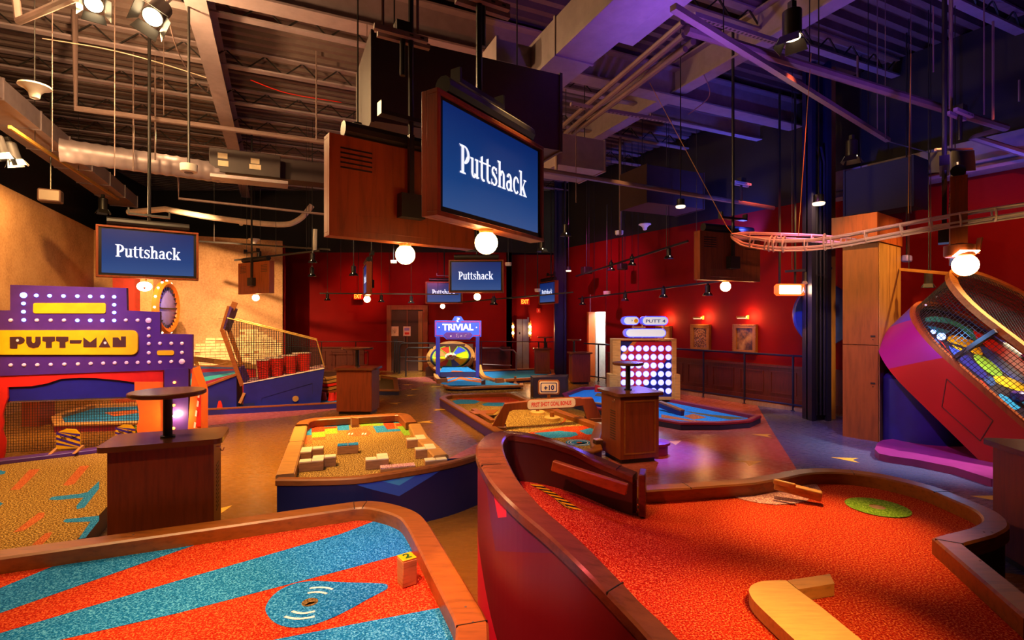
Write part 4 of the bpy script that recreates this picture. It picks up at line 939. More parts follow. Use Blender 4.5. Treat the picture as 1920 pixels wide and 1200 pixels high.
# ------------------------------------------------------------------ centre left: block course
t = thing('putting_course', 'tan turf course scattered with wooden blocks, navy curved front', 'golf course', (-1.5, 5.4, 0), 0, 'mini golf courses')
zk, zc = .49, .40
fr = catmull(px([(516, 899), (580, 899), (667, 896), (740, 886), (807, 875), (855, 865), (893, 854), (912, 848)], zk), 5)
c0, c1, c2, c3 = V((-2.72, 6.35, zk)), V((-2.58, 6.80, zk)), V((-1.55, 7.16, zk)), V((-1.30, 6.98, zk))
lf = fr[0]; rt = fr[-1]
kerb(t, fr, .075, .09, .05)
kerb(t, [V((-.62, 5.0, zk)), V((-.95, 5.80, zk)), V((-1.16, 6.50, zk))], .15, .09, .08, 'kerb2')
kerb(t, [V((-1.21, 6.55, zk + .01)), V((-1.38, 7.0, zk + .01))] + catmull([V((-1.38, 7.0, zk + .01)), V((-1.47, 7.13, zk + .01)), V((-1.62, 7.16, zk + .01))], 4)[1:] + catmull([V((-2.50, 6.87, zk + .01)), V((-2.66, 6.78, zk + .01)), V((-2.74, 6.60, zk + .01)), V((-2.70, 6.38, zk + .01))], 4), .15, .09, .08, joints=(4, 8))
kerb(t, [V((-2.68, 6.30, zk)), V((-2.4, 5.5, zk)), V((-2.0, 4.33, zk))], .15, .09, .08, 'kerb2', joints=(1,))
V1 = regions('block_course_paint', (0.010, 0.012, 0.060), [((0.03, 0.10, 0.42), [((.48, 0, 1), .48 * -.976 + .276), ((-.48, 0, 1), .48 * .976 + .276)]), ((0.06, 0.36, 0.62), [((.48, 0, 1), .48 * -.976 + .368), ((-.48, 0, 1), .48 * .976 + .368)])], t.location)
ring_ = fr + [V((-.62, 5.0, zk)), V((-1.16, 6.5, zk)), V((-1.38, 7.0, zk)), V((-1.62, 7.14, zk)), V((-2.5, 6.85, zk)), V((-2.72, 6.5, zk))]
skirt(t, ring_, .012, .04, V1, True)
mb = MB(); mb.poly([V((p.x, p.y, zc)) for p in offset(ring_, .03, True)], 0)
S = 4.8
def zt_(pts, mi, dz=.0015):
    mb.poly([V((p.x, p.y, zc + dz)) for p in px([(500 + a / S, 700 + b / S) for a, b in pts], zc)], mi)
for q, mi in (([(310, 470), (405, 465), (405, 555), (290, 560)], 1), ([(405, 465), (515, 460), (520, 520), (405, 530)], 2), ([(410, 535), (525, 525), (528, 570), (408, 580)], 3), ([(290, 562), (405, 560), (410, 635), (300, 640)], 4),
              ([(410, 582), (530, 572), (525, 600), (410, 606)], 4), ([(515, 455), (630, 447), (628, 477), (518, 482)], 1), ([(518, 483), (628, 478), (628, 493), (520, 502)], 2), ([(525, 503), (632, 494), (638, 540), (530, 547)], 3),
              ([(632, 455), (735, 448), (745, 510), (640, 515)], 1), ([(733, 450), (762, 447), (764, 468), (737, 470)], 3), ([(835, 440), (930, 432), (950, 470), (845, 478)], 3), ([(930, 430), (1150, 415), (1235, 412), (1243, 444), (1050, 450), (940, 452)], 1),
              ([(948, 453), (1045, 449), (1055, 469), (952, 473)], 3), ([(1045, 445), (1140, 440), (1160, 495), (1080, 505)], 2), ([(955, 476), (1056, 471), (1090, 506), (1200, 500), (1205, 520), (990, 535)], 1), ([(1155, 456), (1262, 445), (1275, 466), (1168, 477)], 2),
              ([(1175, 481), (1278, 467), (1345, 550), (1240, 560)], 3), ([(715, 540), (740, 510), (820, 495), (900, 508), (945, 540), (900, 565), (760, 568)], 4)):
    zt_(q, mi)
for x in (738, 765, 860, 885): zt_([(x, 540), (x + 14, 537), (x + 8, 552), (x - 6, 555)], 5, .003)
mb.build('turf', ['c_tan', 'c_blue', 'c_red', 'c_green', 'c_rust', 'c_white'], t, smooth=False)
a_ = .30; ev = V((math.cos(a_), math.sin(a_), 0)); eu = V((-math.sin(a_), math.cos(a_), 0)); cs = .107; BG = 'tetromino blocks on the tan turf'
def piece(x, y, cells, label, top='blocktop', h=.085):
    o = G(x, y, zc); t = thing('wooden_block', label, 'block', o, 0, BG)
    mb = MB(); cells = list(cells)
    done = set()
    for i, j in cells:
        if (i, j) in done: continue
        k = 1
        while (i + k, j) in cells: k += 1
        for q in range(k): done.add((i + q, j))
        c = o + ev * (cs * (i + k / 2)) + eu * (cs * (j + .5)); mb.box(c + V((0, 0, h / 2 + .001)), (cs * k - .001, cs - .001, h), a_)
    mb.build('body', 'block', t, bevel=.004)
    for i, j in cells:
        c = o + ev * (cs * (i + .5)) + eu * (cs * (j + .5)); m_ = MB(); m_.box(c + V((0, 0, h + .005)), (cs - .006, cs - .006, .008), a_); m_.build('top_plate', top, t)
piece(632, 853, [(0, 0), (1, 0)], 'two-cell wooden block with a blue top standing alone in the middle', 'c_blue')
piece(562, 866, [(0, 0), (0, 1), (1, 1)], 'three-cell block against the left kerb, the farther of two')
piece(560, 886, [(0, 0), (1, 0), (1, 1), (2, 1)], 'stepped four-cell block against the left kerb, the nearer of two')
piece(685, 882, [(0, 0), (1, 0), (1, 1)], 'corner-shaped block at the centre of the front edge')
piece(713, 886, [(0, 0), (1, 0), (2, 0)], 'flat three-cell block with a pink top at the front edge', 'c_pink', .03)
piece(763, 841, [(0, 0), (1, 0), (1, 1)], 'corner-shaped block at the right kerb, farthest of three')
piece(779, 861, [(0, 0), (1, 0), (1, 1)], 'corner-shaped block at the right kerb, middle of three')
piece(797, 878, [(0, 0), (1, 0)], 'low two-cell block at the right front corner', 'blocktop', .06)
t = thing('number_block', 'upright wooden block with a slanted top at the back of the tan turf', 'block', G(665, 800, zc)); o = t.location.copy()
mb = MB(); T = Matrix.Translation(o) @ Matrix.Rotation(.5, 4, 'Z'); mb.prism([(-.045, -.045, 0), (.045, -.045, 0), (.045, -.045, .11), (-.045, -.045, .13)], (0, .09, 0), T=T); mb.build('body', 'block', t, bevel=.004)

# ------------------------------------------------------------------ left: tan turf and the purple marquee
t = thing('putting_course', 'tan turf course with orange dashes in front of the purple marquee', 'golf course', (-4.8, 4.6, 0), 0, 'mini golf courses')
zc = .20; mb = MB(); cp = [V((-3.12, 3.62, zc)), V((-4.4, 6.42, zc)), V((-7.3, 5.1, zc)), V((-6.0, 2.42, zc))]
mb.poly(cp, 0)
for q, mi in (([(19, 919), (55, 881), (75, 879), (68, 888), (37, 918)], 1), ([(118, 910), (150, 874), (168, 873), (140, 907), (127, 911)], 1), ([(24, 999), (72, 962), (84, 961), (82, 970), (45, 995)], 1), ([(60, 1022), (85, 1000), (98, 998), (92, 1009), (78, 1022)], 1),
              ([(91, 937), (97, 932), (150, 926), (164, 923), (186, 902), (186, 916), (158, 952), (144, 955), (143, 949), (157, 933), (105, 938)], 2), ([(118, 978), (122, 974), (186, 967), (186, 976), (160, 1009), (147, 1011), (170, 978), (125, 980)], 2),
              ([(-20, 884), (0, 882), (11, 884), (8, 889), (-20, 893)], 2), ([(-20, 945), (0, 942), (6, 944), (0, 949), (-20, 952)], 2)):
    mb.poly([V((p.x, p.y, zc + .0015)) for p in px(q, zc)], mi)
mb.build('turf', ['c_tan', 'c_rust', 'c_blue'], t, smooth=False)
skirt(t, cp, .02, .02, 'brownpaint', True)
mb = MB(); a, b = G(-120, 880, .22), G(300, 830, .22); mb.bar(a, b, .16, .05); mb.build('back_kerb', 'purple', t, bevel=.01)
# marquee: everything on one upright plane
SA, SB = V((-6.0, 6.0, 0)), V((-4.1, 6.6, 0)); sd = (SB - SA).normalized(); sn = V((sd.y, -sd.x, 0))      # sn points to the viewer
def SP(x, y, off=0.0):
    k = (x - 960.0) / F; q = SA + sn * off; s = (q.y * k - q.x) / (sd.x - sd.y * k); p = q + sd * s
    return V((p.x, p.y, H - (y - 600.0) / F * p.y))
t = thing('marquee', 'stepped purple marquee with a yellow name board and rows of bulbs', 'sign', SP(150, 862) * 1.0)
t.location.z = 0; MATS[t.name] = Matrix.Translation(V(t.location))
def slab(name, pts, m, off, th, par=None, sm=True, bev=0):
    mb = MB(); mb.prism([SP(x, y, off) for x, y in pts][::-1], -sn * th); return mb.build(name, m, par or t, smooth=sm, bevel=bev)
def rrect(x0, y0, x1, y1, r, n=5):
    o = []
    for cx, cy, a in ((x1 - r, y1 - r, 0), (x0 + r, y1 - r, 90), (x0 + r, y0 + r, 180), (x1 - r, y0 + r, 270)):
        o += [(cx + r * math.cos(math.radians(a + 90 * k / n)), cy + r * math.sin(math.radians(a + 90 * k / n))) for k in range(n + 1)]
    return o
slab('board', [(-90, 582), (19, 582), (19, 534), (237, 540), (238, 582), (300, 585), (300, 626), (361, 627), (361, 692), (-90, 708)], 'purple', 0, .06)
slab('name_board', rrect(-70, 619, 258, 665, 12), 'yellow', .03, .03, bev=.003)
slab('top_panel', rrect(62, 568, 198, 587.5, 4), 'yellow', .012, .012)
slab('small_panel', rrect(294, 657, 326, 666, 4), 'yellow', .012, .012)
q = lambda a: [(x / 4.8, 500 + y / 4.8) for x, y in a]
LET = [[(87, 632), (185, 630), (212, 642), (222, 662), (212, 684), (190, 696), (155, 696), (155, 735), (88, 735)],
       [(236, 630), (283, 630), (283, 672), (292, 686), (308, 686), (318, 672), (318, 630), (365, 630), (365, 690), (345, 722), (300, 733), (256, 722), (236, 690)],
       [(381, 630), (492, 630), (492, 668), (464, 678), (464, 730), (412, 730), (412, 678), (381, 668)], [(504, 630), (614, 630), (614, 668), (587, 678), (587, 730), (535, 730), (535, 678), (504, 668)],
       [(628, 662), (736, 662), (724, 690), (628, 690)], [(750, 636), (810, 682), (868, 636), (868, 724), (750, 724)],
       [(940, 634), (992, 724), (888, 724)], [(1014, 636), (1060, 636), (1088, 668), (1088, 628), (1132, 628), (1132, 722), (1014, 722)]]
for l in LET: slab('letter', q(l), 'brownpaint', .036, .008)
for x, y in ((156, 663), (945, 686)): slab('letter_dot', q([(x + 12 * math.cos(k), y + 12 * math.sin(k)) for k in [i * .524 for i in range(12)]]), 'white', .040, .004)
bulb0 = {}
def bulb(x, y, lit, big=False):
    p = SP(x, y, .004); r = .021 if not big else .034
    key = (lit, big)
    if key not in bulb0:
        T = plane_frame(p, sd, (0, 0, 1)); mb = MB(); mb.lathe([(r, -.004), (r * .95, .006), (r * .5, .014)], (0, 0, 0), 14, T=T)
        o = mb.build('bulb', 'ledblue' if lit else ('ledoff'), t); bulb0[key] = (o, p)
    else:
        o0, p0 = bulb0[key]; o = o0.copy(); COL.objects.link(o); o.parent = t; o.location = p - p0
for x, y in ((44, 553.5), (68, 554), (93, 554.5), (119, 555), (145, 555.3), (169, 555.8), (192, 556.2), (214, 556.6), (44, 569), (44, 584.5), (214, 571.5), (214, 586), (44.5, 600), (145, 600.7), (169, 600.7), (192, 600.7), (214, 600.8)): bulb(x, y, True, (x, y) == (44, 553.5))
for x in (20, 69, 95, 120, 236, 258): bulb(x, 600.5, False)
bulb(278.5, 601, False, True)
for y in (615.5, 630, 644.5, 661.5, 679): bulb(279, y, False)
for x, y in ((300, 644), (321, 644), (341, 644), (341, 661), (300, 679), (321, 678), (20, 684.5), (45, 684.3), (70, 684), (95, 683.5), (120.5, 683), (146, 682.4), (170, 681.6), (193.5, 681), (215, 680.4), (237, 680), (258, 679.6)): bulb(x, y, False)
bulb(341, 678, False, True)
slab('valance', [(-90, 706), (306, 694), (306, 718), (252, 717), (225, 713), (180, 709), (150, 708.5), (115, 710), (88, 719), (60, 724), (14, 726), (-90, 728)][::-1][::-1], 'redpaint', -.02, .03)
slab('curtain', [(-90, 724), (14, 726), (14.5, 745), (9, 760), (4, 778), (6, 792), (3, 806), (10, 826), (8, 850), (4, 866), (-90, 875)], 'redpaint', -.01, .03)
slab('curtain', [(252, 716), (306, 716), (306, 812), (258, 815), (256, 800), (261, 785), (260, 770), (257, 756), (252, 744)], 'orange', -.01, .03)
slab('backboard', [(-90, 700), (306, 695), (306, 742), (-90, 756)], 'blue', -.052, .03)
mb = MB(); mb.bar(SP(-90, 756, -.08), SP(300, 742.5, -.08), .04, .03); mb.build('rail', 'chrome', t)
mb = MB(); i = -10
while i < 52:
    x = 10 + i * 5.05; mb.bar(SP(x, 752, -.12), SP(x, 850 - x * .07, -.12), .004, .004); i += 1
for k in range(20): mb.bar(SP(-60, 755 + k * 5.05, -.12), SP(272, 744 + k * 4.9, -.12), .004, .004)
mb.build('net', 'black', t, smooth=False)
slab('lamp_post', [(308, 692), (353, 690), (353, 862), (308, 868)], 'purpled', .02, .10)
for x, y, m_, r in ((327, 717, 'ledred', .016), (327.5, 741, 'ledwarm', .014), (326, 760, 'ledred', .016), (327, 780, 'ledwarm', .018), (325.5, 803, 'ledred', .016)):
    mb = MB(); mb.ball(SP(x, y, .03), r, 12); mb.build('lamp_bulb', m_, t)
p_ = SP(327, 780, .1); point(p_, 9, WARM, .02)
a, b, c, d, e = SP(351, 815, .05), SP(362, 700, .05), SP(367, 715, .35), SP(378, 737, .42), SP(377, 815, .42)
mb = MB(); mb.prism([SP(350, 830, .02), SP(361, 690, .02), SP(377, 736, .02), SP(377, 830, .02)][::-1], -sn * .34); mb.build('side_wing', 'orange', t, bevel=.004)
mb = MB(); mb.prism([SP(367, 800, .035), SP(371, 728, .035), SP(376.4, 738, .035), SP(376.4, 800, .035)][::-1], -sn * .02); mb.build('side_stripe', 'redpaint', t)
for k, (x, y) in enumerate(((364.5, 797), (367, 775), (370, 757), (372, 740))):
    mb = MB(); mb.prism([SP(x - 1.6, y + 5, .04), SP(x, y - 6, .04), SP(x + 3, y - 4, .04), SP(x + 1.6, y + 6, .04)][::-1], -sn * .006); mb.build('side_mark', 'cream', t)
# striped head-shaped boards standing on the turf
def stripe_board(label, x, y0, y1, w):
    p = G(x, y1, .24); h = (y1 - y0) / F * p.y; t = thing('striped_board', label, 'obstacle', p, 0, 'striped obstacles before the marquee'); ww = w / F * p.y
    T = plane_frame(p, sd, (0, 0, 1)); o = [V((-ww * .5, h * .12, 0)), V((ww * .5, h * .12, 0)), V((ww * .5, h * .72, 0)), V((ww * .3, h * .95, 0)), V((-ww * .1, h, 0)), V((-ww * .38, h * .9, 0)), V((-ww * .5, h * .7, 0))]
    mb = MB(); mb.prism(o, (0, 0, -.02), T=T); mb.build('board', 'yellow', t)
    mb = MB()
    for k in range(4):
        z = h * (.10 + .23 * k); u0, u1 = -ww * .5, ww * .5
        mb.poly([T @ V((u0, max(h * .12, min(h * .9, z + h * .22)), .002)), T @ V((u1, max(h * .12, z - h * .16), .002)), T @ V((u1, max(h * .12, z - h * .05), .002)), T @ V((u0, min(h * .9, z + h * .33), .002))])
    mb.build('stripes', 'purpled', t, smooth=False)
    for sx in (-.2, .25):
        mb = MB()
        for an in (.5, -.6): mb.bar(T @ V((ww * sx - .03, h * .62 - .03 * an, .004)), T @ V((ww * sx + .03, h * .62 + .03 * an, .004)), .008, .004)
        mb.build('cross_mark', 'black', t)
    for sx in (-1, 1):
        mb = MB(); mb.prism([(sx * ww * .45, 0, -.08), (sx * ww * .45, 0, .16), (sx * ww * .45, h * .14, .02), (sx * ww * .45, h * .2, -.05)], (.03 * sx, 0, 0), T=T); mb.build('foot', 'kerb2', t)
stripe_board('yellow board with purple diagonal stripes before the wire net, left of the nearest cabinet', 128, 804, 846, 37)
stripe_board('striped board half hidden behind the nearest cabinet top', 235, 796, 832, 32)
t = thing('green_board', 'small green round board beside the half-hidden striped one', 'obstacle', G(249, 828, .24)); T = plane_frame(G(251, 832, .24) - sn * .06, sd, (0, 0, 1))
mb = MB(); mb.prism([(.11 * math.cos(k * .4), .11 + .11 * math.sin(k * .4), 0) for k in range(16)], (0, 0, -.02), T=T); mb.build('board', 'green', t)
mb = MB(); mb.box((0, .02, -.01), (.1, .04, .08), T=T); mb.build('foot', 'kerb2', t)

def simple_course(label, pxs, zk, zc, w, km, sm, cm, smooth=(), joints=(), closed=True, name='putting_course', extra=(), jit=None, mats=None):
    P = [G(x, y, zk) for x, y in pxs]; c = sum(P, V((0, 0, 0))) / len(P); t = thing(name, label, 'golf course', (c.x, c.y, 0), 0, 'mini golf courses')
    kerb(t, P, w, zk - zc + .01, .04, km, joints, closed); skirt(t, P, .012, .03, sm, closed)
    mb = MB(); mb.poly([V((p.x, p.y, zc)) for p in offset(P, w * .5, True)], 0)
    for pts, mi in extra: mb.poly([V((p.x, p.y, zc + .0015 + .0007 * (mi > 3))) for p in px(pts, zc)], mi)
    mb.build('turf', mats or [cm], t, smooth=False); return t
simple_course('turquoise turf course seen through the wire net of the marquee', [(300, 790), (290, 752), (170, 757), (95, 778), (100, 795)], .14, .07, .14, 'kerb2', 'maroon', 'c_blue', extra=[([(195, 774), (255, 768), (262, 774), (215, 781)], 1)], mats=['c_blue', 'c_rust'])
mb = MB(); c = G(60, 800, 0); mb.bb((c.x - .18, c.y, 0), (c.x + .12, c.y + .3, .62)); tag(mb.build('low_post', 'cab'), 'dark square post behind the wire net of the marquee', 'post')
# ------------------------------------------------------------------ ball ramp with red cups in a net cage
O = V((-5.3, 10.1, 0)); E1 = V((.933, .359, 0)).normalized(); E2 = V((-E1.y, E1.x, 0))
def PP(a, b, z): return O + E1 * a + E2 * b + V((0, 0, z))
t = thing('ball_toss', 'blue ball-toss box with big red cups inside a black net cage', 'game stand', PP(.4, .4, 0))
mb = MB(); mb.prism([PP(0, 0, .02), PP(1.42, 0, .02), PP(1.5, 0, .78), PP(0, 0, .53)], E2 * .9, 0, 0); mb.build('box', 'blue', t, bevel=.006)
mb = MB(); mb.prism([PP(0.02, .03, .545), PP(1.48, .03, .795), PP(1.48, .87, .795), PP(.02, .87, .545)], (0, 0, .006)); mb.build('deck', 'c_pink', t)
mb = MB(); mb.bar(PP(0, 0, .545), PP(1.5, 0, .80), .02, .02); mb.bar(PP(0, .9, .545), PP(1.5, .9, .80), .02, .02); mb.build('edge_trim', 'cream', t)
for b in (.02, .80):
    mb = MB(); mb.bar(PP(-.02, b, .50), PP(-.37, b, 1.62), .05, .08); mb.build('post', 'kerb', t, bevel=.006)
mb = MB(); mb.prism([PP(-.40, 0, 1.58), PP(-.33, 0, 1.60), PP(-.20, 0, 2.03), PP(-.27, 0, 2.08)], E2 * .86); mb.build('top_board', 'purple', t, bevel=.006)
mb = MB(); mb.prism([PP(-.41, -.02, 1.58), PP(-.36, -.02, 1.60), PP(-.24, -.02, 2.06), PP(-.28, -.02, 2.08)], E2 * .05); mb.bar(PP(-.24, .3, 2.0), PP(-.18, .3, 2.16), .06, .1); mb.build('top_trim', 'kerb', t)
mb = MB(); mb.prism([PP(.02, .05, .50), PP(-.1, .05, .85), PP(-.1, .78, .85), PP(.02, .78, .5)], E1 * .03); mb.build('low_board', 'indigo', t)
mb = MB(); tp = lambda a: 1.84 - .28 * (a + .28) / 1.0 if a < 1.35 else 1.84 - .28 * 1.63
bt = lambda a: .53 + .168 * a
A0 = lambda z: -.02 - .35 * (z - .5) / 1.12
for b in (0.0, .80):
    n = 40
    for k in range(n + 1):
        a = -.30 + 1.78 * k / n
        zlo = bt(a) if a > 0 else .55 + (-a) / .35 * 1.1; zhi = tp(a) if a < 1.35 else tp(a) - (a - 1.35) / .15 * .6
        if zhi > zlo + .03: mb.bar(PP(a, b, zlo), PP(a, b, zhi), .006, .006)
    for k in range(30):
        z = .58 + k * .043; a0 = max(A0(z), -.30) if z < bt(0) + 2 else 0
        aL = A0(z); aR = 1.5 - max(0, (z - .8)) / .6 * .15
        if z < .8: aR = (z - .53) / .168
        if z > 1.36: aR = min(aR, -.28 + (1.84 - z) / .28)
        if aR > aL: mb.bar(PP(aL, b, z), PP(aR, b, z), .006, .006)
mb.build('net', 'black', t, smooth=False)
mb = MB()
for b in (0.0, .80): mb.tube([PP(-.28, b, 1.84), PP(1.35, b, tp(1.35)), PP(1.5, b, .82)], .012, 8)
mb.tube([PP(1.35, 0, tp(1.35)), PP(1.35, .8, tp(1.35))], .012, 8); mb.build('net_frame', 'gold', t)
mb = MB(); T = plane_frame(PP(.72, -.004, .3), E1, (0, 0, 1))
for a, b in (((-.40, -.06), (.55, .2)), ((-.40, -.06), (-.40, -.12)), ((.55, .2), (.55, -.02))): mb.bar(T @ V((*a, .002)), T @ V((*b, .002)), .006, .004)
mb.box((-.62, -.19, .004), (.2, .09, .006), T=T); mb.build('hatch_lines', 'navy', t)
mb = MB(); c = PP(.95, -.02, .20); T = plane_frame(c, E1, (0, 0, 1)); mb.lathe([(.05, 0), (.06, .012), (.04, .012)], n=18, T=T); mb.build('ball_outlet', 'gold', t)
CUPM = M['redpaint']
def cup(c, r0, r1, h, label, group, white=True, name='cup'):
    t = thing(name, label, 'cup', c, 0, group); mb = MB(); mb.lathe([(r0, 0), (r0 + (r1 - r0) * .8, h * .8), (r1, h)], c, 20); mb.build('wall', 'redpaint', t)
    mb = MB(); mb.lathe([(r1 - .01, h), (r1 + .006, h + .004), (r1 + .006, h + .02), (r1 - .012, h + .022)] if white else [(r0 + .001, 0), (r0 + .008, .003), (r0 + .008, .018), (r0 - .004, .02)], c, 20); mb.build('rim', 'cream' if white else 'redpaint', t)
for k, a in enumerate((.34, .60, .86, 1.12)):
    cup(PP(a, .18, bt(a) + .03), .095, .125, .36, ['first big red cup from the left in the front row of the net cage', 'second big red cup from the left in the front row of the net cage', 'third big red cup from the left in the front row of the net cage', 'rightmost big red cup in the front row of the net cage'][k], 'big red cups in the net cage')
for k, a in enumerate((.47, .73, .99)):
    cup(PP(a, .48, bt(a) + .03), .095, .125, .36, ['left big red cup of the back row of the net cage', 'middle big red cup of the back row of the net cage', 'right big red cup of the back row of the net cage'][k], 'big red cups in the net cage')
for k, (x, y) in enumerate(((413, 767), (422, 761.5), (488, 762.5), (606, 750), (622, 751.5), (634, 750))):
    cup(G(x, y, .06), .078, .056, .17, ['small upturned red cup nearest the marquee on the turquoise channel', 'small upturned red cup just behind the one nearest the marquee', 'small upturned red cup at the middle of the turquoise channel', 'dark small red cup at the right end of the blue ball-toss box', 'small red cup on turquoise turf left of the plain cabinet', 'small red cup half hidden by the plain cabinet'][k], 'small red cups on the channel', False)
t = thing('ball_ramp', 'blue ramp with teal stripes left of the red cup cage', 'ramp', PP(-.7, .4, 0))
f = [PP(-.95, 0, .02), PP(-.12, 0, .02), PP(-.12, 0, .73), PP(-.95, 0, .41)]; bk = [PP(-1.3, 1.1, .02), PP(-.12, .9, .02), PP(-.12, .9, .80), PP(-1.3, 1.1, .85)]
mb = MB(); mb.add(f + bk, [[0, 1, 2, 3], [1, 5, 6, 2], [5, 4, 7, 6], [4, 0, 3, 7]], 0); mb.build('body', 'blue', t, smooth=False)
mb = MB(); L = lambda s, r: (f[3].lerp(f[2], s)).lerp(bk[3].lerp(bk[2], s), r)
for k, (r0, r1) in enumerate(((0, .22), (.22, .45), (.45, .68), (.68, .88), (.88, 1.0))): mb.poly([L(0, r0), L(1, r0 * .8), L(1, r1 * .8 if r1 < 1 else 1), L(0, r1)], [1, 0, 2, 1, 2][k])
mb.build('stripes', ['teal', 'maroon', 'slateblue'], t, smooth=False)
mb = MB(); mb.bar(f[3], f[2], .05, .05); mb.bar(bk[3], bk[2], .04, .04); mb.build('kerb', 'kerb', t, bevel=.006)
mb = MB(); mb.bar(PP(-.06, -.03, .17), PP(.02, -.03, .36), .06, .05); tag(mb.build('wood_wedge', 'kerb2'), 'slanted golden wood wedge in the gap left of the cup cage', 'wedge')
t = thing('ball_channel', 'turquoise channel with a blue kerb below the red cup cage', 'channel', PP(.5, -.3, 0)); ka, kb = G(368, 768.5, .11), G(645, 754.5, .11)
kk = [kb, ka]; nn = (kb - ka).normalized(); nn = V((-nn.y, nn.x, 0)); mb = MB(); mb.bar(ka, kb, .06, .03); mb.build('kerb', 'kerb', t)
mb = MB(); mb.bar(ka + V((0, 0, -.06)) - nn * .01, kb + V((0, 0, -.06)) - nn * .01, .04, .10); mb.build('face', 'blue', t)
mb = MB(); mb.poly([V((p.x, p.y, .06)) for p in (ka, kb, kb + nn * 1.2, ka + nn * .6)]); mb.build('turf', 'c_blue', t, smooth=False)
t = thing('curved_steps', 'stack of curved golden kerbs right of the cup cage', 'kerb', G(620, 735, .1))
for k, (z, m_) in enumerate(((.62, 'kerb2'), (.50, 'kerb2'), (.42, 'redpaint'), (.32, 'kerb2'), (.22, 'panelwood'))):
    mb = MB(); P = catmull([D(594, 705 + k * 6.5, 11.9), D(612, 707.5 + k * 6.5, 11.9), D(632, 704 + k * 6.5, 11.9), D(650, 702 + k * 6.5, 11.9)], 4)
    sweep(mb, P, [(0, -.06), (0, 0), (.12, 0), (.12, -.06)]); mb.build('kerb', m_, t)
mb = MB(); mb.prism([V((p.x, p.y + .13, 0)) for p in (D(594, 700, 11.9), D(650, 700, 11.9))] + [V((p.x, p.y + .2, 0)) for p in (D(650, 700, 11.9), D(594, 700, 11.9))], (0, 0, .58)); mb.build('backing', 'brownpaint', t)
# wooden course behind the ball ramp, against the bricks
t = thing('putting_course', 'orange wood-edged course below the whitewashed bricks', 'golf course', D(420, 700, 12.3), 0, 'mini golf courses'); t.location.z = 0; MATS[t.name] = Matrix.Translation(V(t.location))
for nm, pts, w, h in (('kerb', [D(355, 672, 12.4), D(400, 677, 12.9), D(470, 685, 13.2)], .1, .12), ('kerb', [D(395, 692, 12.0), D(428, 682, 12.3), D(480, 688, 12.6)], .09, .1), ('kerb', [D(355, 679, 12.0), D(368, 679, 12.1), D(371, 688, 11.9)], .06, .06)):
    mb = MB()
    for a, b in zip(pts, pts[1:]): mb.bar(a, b, w, h)
    mb.build(nm, 'kerb2', t)
mb = MB(); mb.prism([V((p.x, p.y, 0)) for p in (D(355, 680, 12.6), D(480, 690, 13.2), D(480, 690, 13.3), D(355, 680, 12.7))], (0, 0, .66)); mb.build('back_panel', 'orange', t)
mb = MB(); mb.prism([V((p.x, p.y, 0)) for p in (D(425, 690, 12.3), D(480, 692, 12.6), D(480, 692, 12.7), D(425, 690, 12.4))], (0, 0, .62)); mb.build('front_panel', 'redpaint', t)
# small far course with a yellow cube
simple_course('small far course with dark blue edge in front of the double door', [(749, 731), (745, 708), (700, 702), (660, 702), (660, 730)], .13, .07, .12, 'kerb', 'navy', 'c_brown')
t = thing('number_block', 'tiny yellow-topped block on the small far course', 'block', G(709, 713, .07)); o = t.location.copy(); mb = MB(); mb.box(o + V((0, 0, .06)), (.11, .11, .12), .4); mb.build('body', 'block', t); mb = MB(); mb.box(o + V((0, 0, .13)), (.11, .11, .02), .4); mb.build('cap', 'yellow', t)

# ------------------------------------------------------------------ question wheel course
t = thing('putting_course', 'blue turf course with orange chevrons below the colourful question wheel', 'golf course', (-1.6, 14.4, 0), 0, 'mini golf courses')
k = [G(x, y, .11) for x, y in ((974, 721), (940, 722), (904, 723), (866, 724.8), (850, 724.6), (842, 723.6))]; kerb(t, [G(974, 718, .11)] + k + [G(838, 721, .11)], .10, .06, .05, 'kerb'); skirt(t, [G(974, 718, .11)] + k + [G(838, 721, .11)], .01, .04, 'blue')
mb = MB(); mb.poly([V((p.x, p.y, .07)) for p in px([(975, 721), (905, 722.5), (842, 723), (826, 719), (835, 713), (838, 706.5), (898, 706), (915, 713), (945, 716)], .07)], 0)
for q in ([(838, 716), (855, 710), (862, 706.5), (866, 706.5), (880, 711), (905, 715), (905, 718), (880, 715), (862, 711), (848, 716), (837, 718.5)], [(834, 710), (850, 706.6), (858, 706.6), (836, 713)], [(870, 706.6), (878, 706.6), (903, 711), (903, 714)]): mb.poly([V((p.x, p.y, .072)) for p in px(q, .07)], 1)
mb.build('turf', ['c_blue', 'c_rust'], t, smooth=False)
mb = MB(); mb.prism([D(827, 707, 15.5), D(898, 706, 15.5), D(894, 697, 15.5), D(824, 698, 15.5)][::-1], (0, .3, 0)); mb.build('step', 'navy', t)
mb = MB(); mb.poly([D(824, 698, 15.5), D(894, 697, 15.5), D(880, 690, 15.9), D(873, 684, 16.2), D(862, 687.5, 16.2), D(846, 689.5, 16.2), D(836, 688, 16.2), D(831, 685.5, 16.2)], 0)
for q in ([(845, 697.5), (850, 694), (858, 694), (870, 697.5)],): mb.poly([D(x, y, 15.5 + (697.5 - y) * .07) + V((0, -.012, .006)) for x, y in q], 1)
mb.build('ramp', ['c_blue', 'c_rust'], t, smooth=False)
for P, nm in (([D(895, 684, 15.6), D(898, 696, 15.3), D(905, 705.5, 14.9), D(920, 710, 14.6), D(943, 713, 14.2)], 'side_kerb'), ([D(820, 700, 15.4), D(824, 708, 15.0), D(832, 711, 14.8)], 'side_kerb')):
    mb = MB(); P = catmull(P, 4); sweep(mb, P, [(0, -.09), (0, 0), (.12, 0), (.12, -.09)] if nm and P[0].x > -1.3 else [(-.12, -.09), (-.12, 0), (0, 0), (0, -.09)]); mb.build(nm, 'kerb2', t)
